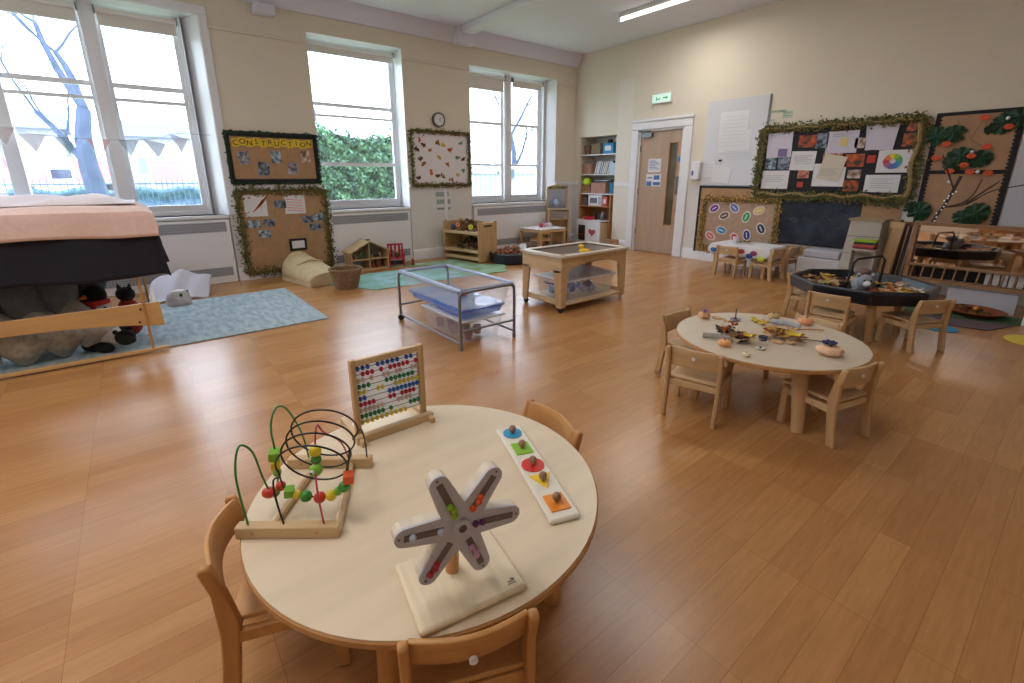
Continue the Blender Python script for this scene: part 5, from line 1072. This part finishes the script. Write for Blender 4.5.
# branch with lights
t = thing('decorated_branch', 'bare dark branch wound with small white lights, standing beside the mirror', 'branch', (5.62, -.42, 0)); bk = mat('branch_dark', (62, 48, 46), .8)
tr = spline([(.0, 0, .05), (.03, -.04, .5), (.07, -.08, .80), (.145, -.08, 1.02), (.18, -.08, 1.16), (.21, -.08, 1.29)], 6)
MB().tube(tr, [.018]*12+[.014]*(len(tr)-12), 7).obj('stem', bk, t)
for k, p in enumerate([[(.13, -.08, .98), (.27, -.1, 1.03), (.34, -.12, 1.12), (.37, -.1, 1.26)], [(.13, -.08, .98), (.30, -.1, 1.02), (.46, -.1, 1.15), (.66, -.1, 1.21), (.90, -.1, 1.30)], [(.30, -.1, 1.03), (.42, -.12, 1.16), (.50, -.16, 1.24)], [(.18, -.02, 1.14), (.1, .02, 1.3), (.02, .0, 1.5)], [(.3, -.1, 1.4), (.5, -.2, 1.75), (.62, -.25, 1.95)]][:4]):
    MB().tube(spline(p, 5), [.008]*8+[.005]*(len(spline(p, 5))-8), 6).obj('side_branch', bk, t)
q = random.Random(2)
for k in range(16): p = tr[min(len(tr)-1, 8+k)]; MB().ball((p.x+q.uniform(-.03, .03), p.y-.02, p.z), .007, n=8).obj('light_bud', mat('bud_white', (220, 226, 240), .3, emit=.3), t)
MB().tube(spline([(.85, -.3, 1.28), (1.0, -.35, 1.38)], 3), .012, 5).obj('yellow_leaf', MATS['leaf_olive'], t)
# ------------------------------------------------------------------ right corner furniture
t = thing('cardboard_tower', 'tall pale grey tapered carton standing behind the black tray', 'carton', (5.13, -.36, 0)); cg = mat('carton_grey', (186, 180, 172), .8, var=.04)
MB().prism([(-.21, 0), (.15, 0), (.15, .80), (-.15, .80)], -.14, .14, axis=1).obj('body', cg, t, bevel=.005); MB().bb((-.17, -.16, .80), (.17, .16, .82)).obj('lid', mat('carton_lid', (170, 150, 122), .8), t); MB().bb((-.17, -.142, .62), (.15, -.14, .626)).bb((-.18, -.142, .42), (.15, -.14, .426)).obj('fold_line', mat('carton_line', (120, 112, 104), .9), t)
for i, (lab, c_) in enumerate([('dark red book in the little pile against the pale carton', (120, 50, 56)), ('pink red book in the middle of the pile against the carton', (190, 80, 80)), ('dark green book under the lime one against the carton', (50, 70, 60)), ('lime green book on top of the pile against the carton', (150, 190, 40))]):
    o = MB().box((0, 0, 0), (.2, .13, .024)).obj('book', mat('pilebook%d' % i, c_, .6), bevel=.003); o.location = (5.19, -.60, .512+.026*i); o.rotation_euler = (0, 0, .06*(i-1)); tag(o, lab, 'book')
t = thing('side_stool', 'small white stand carrying the pile of coloured books', 'stand', (5.19, -.60, 0)); MB().bb((-.12, -.08, .48), (.12, .08, .498)).obj('top', cg, t); 
for e in (-1, 1): MB().bb((e*.11-.01, -.07, 0), (e*.11+.01, .07, .48)).obj('side_panel', cg, t)
tag(MB().bb((4.45, -.42, .0), (4.92, -.08, .30)).obj('white_box', mat('box_white', (200, 202, 212), .6), bevel=.01), 'white plastic box on the floor below the chalk board', 'box')
tag(MB().bb((4.50, -.40, .301), (4.90, -.10, .40)).obj('white_box', mat('box_white2', (186, 188, 200), .6), bevel=.02), 'smaller white box stacked on the box below the chalk board', 'box')
t = thing('wooden_plank', 'upright light wooden panel between the carton and the bamboo screen', 'panel', (5.37, -.42, 0)); MB().prism([(-.09, 0), (.03, 0), (.10, .80), (.0, .80)], -.02, .02, axis=1).obj('board', birchy, t, bevel=.004); MB().bb((-.03, -.021, .74), (.09, .021, .80)).obj('top_batten', birch, t)
# bamboo / wood bundle
t = thing('wooden_screen', 'dark slatted wooden screen beside the mirror', 'screen', (5.47, -.32, 0)); dw = wood('dark_slats', (112, 80, 54), .6, axis=2, var=.3)
for i in range(7): MB().cyl((-.1+i*.045, .02*(i % 2), 0), (-.06+i*.045, .02*(i % 2), .82-.02*(i % 3)), .016, n=8).obj('slat', dw, t)
MB().bb((-.1, -.03, .06), (.22, .04, .10)).bb((-.06, -.03, .76), (.24, .04, .80)).obj('cross_rail', dw, t)
# mirror + spindle rail
mw = wood('mirror_wood', (150, 112, 78), .5, axis=0)  # beech darkened in colour to carry the dimness of this side
t = thing('spindle_mirror', 'wide low mirror in a wooden frame with a row of spindles below', 'mirror', (6.22, -.62, 0), 0)
MB().bb((-.62, -.02, .80), (.75, .02, .835)).obj('top_rail', mw, t, bevel=.004); MB().bb((-.62, -.02, .385), (.75, .02, .41)).obj('middle_rail', mw, t); MB().bb((-.64, -.025, .225), (.75, .025, .26)).obj('bottom_rail', mw, t)
MB().bb((-.585, -.004, .41), (.74, .004, .80)).obj('mirror_glass', mat('mirror_glass', (226, 214, 206), .03, 1), t)
for x in (-.62, .74): MB().bb((x-.02, -.02, 0), (x+.02, .02, .84)).obj('post', mw, t, bevel=.004)
for i in range(16): MB().cyl((-.58+.085*i, 0, .25), (-.57+.085*i, 0, .40), .008, n=8).obj('spindle', mw, t)
MB().bb((-.62, .19, .24), (.75, .20, .42)).obj('dark_back', black, t)
for i in range(5): tag(MB().bb((6.20+.055*i, -.575, .262), (6.245+.055*i, -.455, .39)).obj('white_book', paper, bevel=.003), 'white spined book standing behind the spindles under the mirror', 'book', 'white books behind the spindles')
tag(MB().bb((5.96, -.60, .0), (6.46, -.56, .20)).obj('white_board', mat('board_pale', (196, 198, 210), .6)), 'low pale panel standing on the floor under the spindle rail', 'panel')
t = thing('bark_tray', 'dark red brown wooden tray with bark pieces on the mat in front of the mirror', 'tray', (6.22, -.86, .008)); MB().lathe([(.001, 0), (.15, 0), (.22, .05), (.21, .055), (.14, .012), (.001, .01)], n=28).obj('tray', mat('tray_brown', (130, 66, 34), .6), t)
q = random.Random(9)
for i in range(6): o = MB().box((0, 0, 0), (.07, .045, .03), (0, 0, i)).obj('bark_piece', mat('barkp', (110, 76, 40), .9, var=.3)); o.location = (6.22+q.uniform(-.09, .09), -.86+q.uniform(-.05, .05), .04+.018*(i % 3)); tag(o, 'brown bark chunk in the wooden tray in front of the mirror', 'bark', 'bark chunks in the tray')
tag(MB().ball((6.23, -.92, .085), .02, n=10).obj('amber_bead', mat('amber', (220, 150, 50), .4)), 'amber yellow ball in the bark tray', 'ball')
tag(MB().prism([(5.70, -1.18), (6.53, -1.0), (6.60, -.68), (5.75, -.72)], 0, .008).obj('floor_mat', mat('mat_green', (62, 92, 60), .9)), 'dark green floor mat under the bark tray', 'mat')
tag(MB().prism([(5.72, -1.55), (6.38, -1.40), (6.51, -1.04), (5.72, -1.21)], 0, .008).obj('floor_mat', mat('mat_mauve', (96, 80, 90), .9)), 'dark mauve floor mat in front of the green one', 'mat')
tag(MB().cyl((6.10, -1.62, .0), (6.10, -1.62, .006), .13, n=32).obj('floor_spot', mat('spot_blue', (60, 160, 210), .8)), 'round sky blue floor spot near the right chair', 'floor spot')
tag(MB().cyl((6.66, -1.50, .0), (6.66, -1.50, .006), .17, n=32).obj('floor_spot', mat('spot_yellow', (226, 206, 80), .8)), 'round yellow floor spot at the right photo edge', 'floor spot')
tag(MB().cyl((6.74, -1.14, .0), (6.74, -1.14, .006), .16, n=32).obj('floor_spot', mat('spot_purple', (120, 66, 150), .8)), 'round purple floor spot behind the yellow one', 'floor spot')
tag(MB().prism([(-.12, 0), (.14, 0), (.12, .22), (.08, .24)], -.12, .12, axis=0).xf((6.66, -.84, .0)).obj('play_tent', mat('tent_white', (206, 214, 210), .8), bevel=.004), 'small white wedge block at the right edge beside the mats', 'block')
tag(MB().ball((6.68, -.62, .33), .07, (1, .7, 1.1), 10).obj('green_toy', mat('toy_green', (110, 200, 70), .6)), 'bright green toy at the right end of the spindle rail', 'toy')
# ------------------------------------------------------------------ party table
t = thing('rectangular_table', 'low rectangular table under a splashed white cloth by the word card board', 'table', (3.86, -.52, 0)); hw_, hd = .38, .26
MB().bb((-hw_, -hd, .375), (hw_, hd, .395)).obj('tabletop', birch, t, bevel=.004)
for e in (-1, 1):
    for f_ in (-1, 1): MB().bb((e*(hw_-.05)-.022, f_*(hd-.05)-.022, 0), (e*(hw_-.05)+.022, f_*(hd-.05)+.022, .375)).obj('leg', birchy, t, bevel=.003)
def cf(u, v):
    a, b = (u*2-1)*(hw_+.17), (v*2-1)*(hd+.15); x = max(-hw_-.01, min(hw_+.01, a)); y = max(-hd-.01, min(hd+.01, b)); d = abs(a-x)+abs(b-y)*(1 if abs(a-x) < .01 else .4)
    return (3.86+x+.25*(a-x)+.012*math.sin(b*22)*(abs(a-x) > 0), -.52+y+.22*(b-y)+.012*math.sin(a*20)*(abs(b-y) > 0), .402-d*.92)
tag(MB().grid(40, 30, cf).obj('tablecloth', mat('cloth_splash', (226, 226, 232), .8), solid=.002), 'white tablecloth splashed with blue and yellow on the low table', 'tablecloth')
cb = bpy.data.objects['tablecloth']
for i, (x, y, z, c_) in enumerate([(3.54, -.838, .32, (50, 110, 190)), (4.03, -.842, .29, (60, 80, 160)), (4.08, -.838, .33, (150, 60, 110)), (4.18, -.84, .27, (200, 210, 60)), (3.92, -.84, .34, (170, 60, 60))]):
    MB().ball((x, y+.01, z), .04, (1.2, .15, .8), 10).obj('paint_splash', mat('splash%d' % i, c_, .7), cb)
leaves([(3.80, -.5)], .405, 7, .045, 'piled on the splashed white tablecloth', .06, 'leaves on the white tablecloth', 9, ['brown', 'russet', 'dark', 'olive'])
t = thing('paper_cup', 'small white cup standing on the splashed tablecloth', 'cup', (3.72, -.62, .405)); MB().lathe([(.02, 0), (.035, .09), (.03, .09), (.001, .01)], n=16).obj('cup', white, t)
# ------------------------------------------------------------------ black octagonal tray table
TX, TY = 5.63, -2.24
t = thing('activity_tray', 'large black octagonal plastic tray resting on a low wooden stand', 'tray', (TX, TY, 0)); trm = mat('tray_black', (17, 25, 40), .3)
def octo(r): return r
MB().lathe([(.001, .335), (.36, .335), (.46, .335), (.48, .325), (.655, .395), (.66, .375), (.65, .37), (.62, .41), (.60, .41), (.53, .355), (.001, .35)][:3]+[(.48, .325), (.515, .34), (.525, .43), (.51, .445), (.48, .44), (.455, .36), (.001, .352)], n=8).obj('tray', trm, t, smooth=False, bevel=.008)
st_ = thing('tray_stand', 'wooden stand of thick legs under the black octagonal tray', 'stand', (TX, TY, 0))
for a in (-55, 35, 125, 215): a = R(a); MB().cyl((.33*math.cos(a), .33*math.sin(a), 0), (.29*math.cos(a), .34*math.sin(a), .33), .026, .034, 14).obj('leg', birchy, st_)
MB().box((0, 0, .305), (.5, .05, .05), (0, 0, R(-10))).obj('cross_bar', birch, st_); MB().box((0, 0, .305), (.05, .5, .05), (0, 0, R(-10))).obj('cross_bar', birch, st_)
leaves([(TX-.24, TY+.05), (TX-.20, TY-.13), (TX-.28, TY-.05), (TX-.12, TY+.16)], .358, 48, .046, 'heaped in the left half of the black tray', .075, 'left leaves in the black tray', 11, ['gold', 'olive', 'tan', 'gold', 'cream', 'brown'])
leaves([(TX+.20, TY-.0), (TX+.27, TY-.08), (TX+.18, TY-.18), (TX+.24, TY+.12), (TX+.3, TY+.04)], .358, 52, .046, 'heaped in the right half of the black tray', .075, 'right leaves in the black tray', 12, ['gold', 'cream', 'tan', 'gold', 'cream', 'russet'])
t = thing('soft_toy', 'grey soft toy animal with a brown hat sitting in the black tray', 'soft toy', (TX+.03, TY-.12, .355), R(-60)); gf = mat('plush_grey', (150, 152, 164), .95, var=.08, bump=.5, scale=80)
MB().ball((0, 0, .07), .075, (1.3, .9, .9), 16).obj('body', gf, t); MB().ball((.09, 0, .11), .058, (.9, 1, 1), 14).obj('head', gf, t); MB().ball((.14, 0, .10), .03, (1.1, .9, .8), 10).obj('muzzle', white, t)
for e in (-1, 1):
    MB().ball((.05, e*.055, .02), .028, (1.6, 1, .8), 8).obj('paw', gf, t); MB().ball((.08, e*.05, .16), .018, n=8).obj('ear', gf, t); MB().ball((.143, e*.022, .128), .008, n=6).obj('eye', black, t)
MB().ball((-.02, 0, .17), .06, (1.1, 1, .6), 14).obj('hat', mat('hat_brown', (120, 100, 96), .9, bump=.4, scale=60), t)
for i, (lab, x, y) in enumerate([('black spool of thread left of the grey soft toy', -.10, -.10), ('black reel behind the grey soft toy', -.04, .02)]): tag(MB().cyl((0, 0, 0), (0, 0, .05), .03, n=14).cyl((0, 0, .05), (0, 0, .06), .036, n=14).xf((TX+x, TY+y, .36)).obj('black_reel', black), lab, 'reel')
tag(MB().tube([(TX-.12, TY+.06, .36), (TX-.10, TY+.08, .56), (TX-.08, TY+.08, .60), (TX+.06, TY+.20, .63), (TX+.08, TY+.22, .60), (TX+.07, TY+.22, .36)], .010, 8).obj('black_hoop', black), 'tall black handle shaped hoop standing in the black tray', 'handle')
# ceiling light
t = thing('ceiling_light', 'slim fluorescent batten light on the ceiling parallel to the door wall', 'ceiling light', (2.76, -1.22, ZC-.03))
MB().bb((-.75, -.04, -.02), (.75, .04, .03)).obj('housing', white, t, bevel=.006); MB().cyl((-.74, 0, -.045), (.74, 0, -.045), .018, n=14).obj('tube', mat('tube_glow', (255, 250, 240), .5, emit=4), t)
for e in (-1, 1): MB().bb((e*.75-.015, -.025, -.07), (e*.75+.015, .025, -.02)).obj('end_cap', white, t)
# ================================================================== CAMERA AND LIGHT
sc = bpy.context.scene
cam = bpy.data.cameras.new('camera'); co = bpy.data.objects.new('camera', cam); C.objects.link(co); sc.camera = co
cam.sensor_fit = 'HORIZONTAL'; cam.sensor_width = 36; cam.lens = 464.8*36/1024
cam.shift_y = -34.02/1024
yaw, pit, rol = R(51.521), R(15.685), R(-.1015)
fwd = Vector((-math.cos(pit)*math.sin(yaw), math.cos(pit)*math.cos(yaw), -math.sin(pit)))
r = Vector((math.cos(yaw), math.sin(yaw), 0)); u = r.cross(fwd)
r2 = r*math.cos(rol)+u*math.sin(rol); u2 = -r*math.sin(rol)+u*math.cos(rol)
M = Matrix((r2, u2, -fwd)).transposed().to_4x4(); M.translation = Vector((6.808, -6.981, 1.288)); co.matrix_world = M
cam.clip_start = .02
w = bpy.data.worlds.new('world'); sc.world = w; w.use_nodes = True; bg = w.node_tree.nodes['Background']
bg.inputs['Color'].default_value = (.74, .85, 1.0, 1); bg.inputs['Strength'].default_value = 7.0
def area(name, loc, size, energy, col, direction, sy=None):
    l = bpy.data.lights.new(name, 'AREA'); l.shape = 'RECTANGLE'; l.size = size; l.size_y = sy or size; l.energy = energy; l.color = col
    o = bpy.data.objects.new(name, l); C.objects.link(o); o.location = loc; o.rotation_euler = Vector(direction).to_track_quat('-Z', 'Y').to_euler(); return o
for k, (x, y) in enumerate([(4.9, -6.9), (4.4, -3.4), (3.0, -8.5), (5.2, -8.3)]):  # unseen fill panels added overhead; only the last lamp is the batten tube
    area('fill_and_tube_light', (x, y, ZC-.08), 1.4, 21, (1, .96, .92), (0, 0, -1), .5)
area('fill_and_tube_light', (2.76, -1.22, ZC-.1), .12, 20, (1, .95, .86), (0, 0, -1), 1.3)
s = bpy.data.lights.new('sun', 'SUN'); s.energy = 1.0; s.angle = R(6); s.color = (1, .95, .88)
so = bpy.data.objects.new('sun', s); C.objects.link(so); so.rotation_euler = Vector((-.55, .25, -.8)).to_track_quat('-Z', 'Y').to_euler()
sc.cycles.use_denoising = True
sc.cycles.max_bounces = 8; sc.cycles.diffuse_bounces = 4; sc.cycles.transparent_max_bounces = 16
sc.cycles.sample_clamp_indirect = 6
sc.view_settings.view_transform = 'Standard'; sc.view_settings.look = 'None'; sc.view_settings.exposure = .16
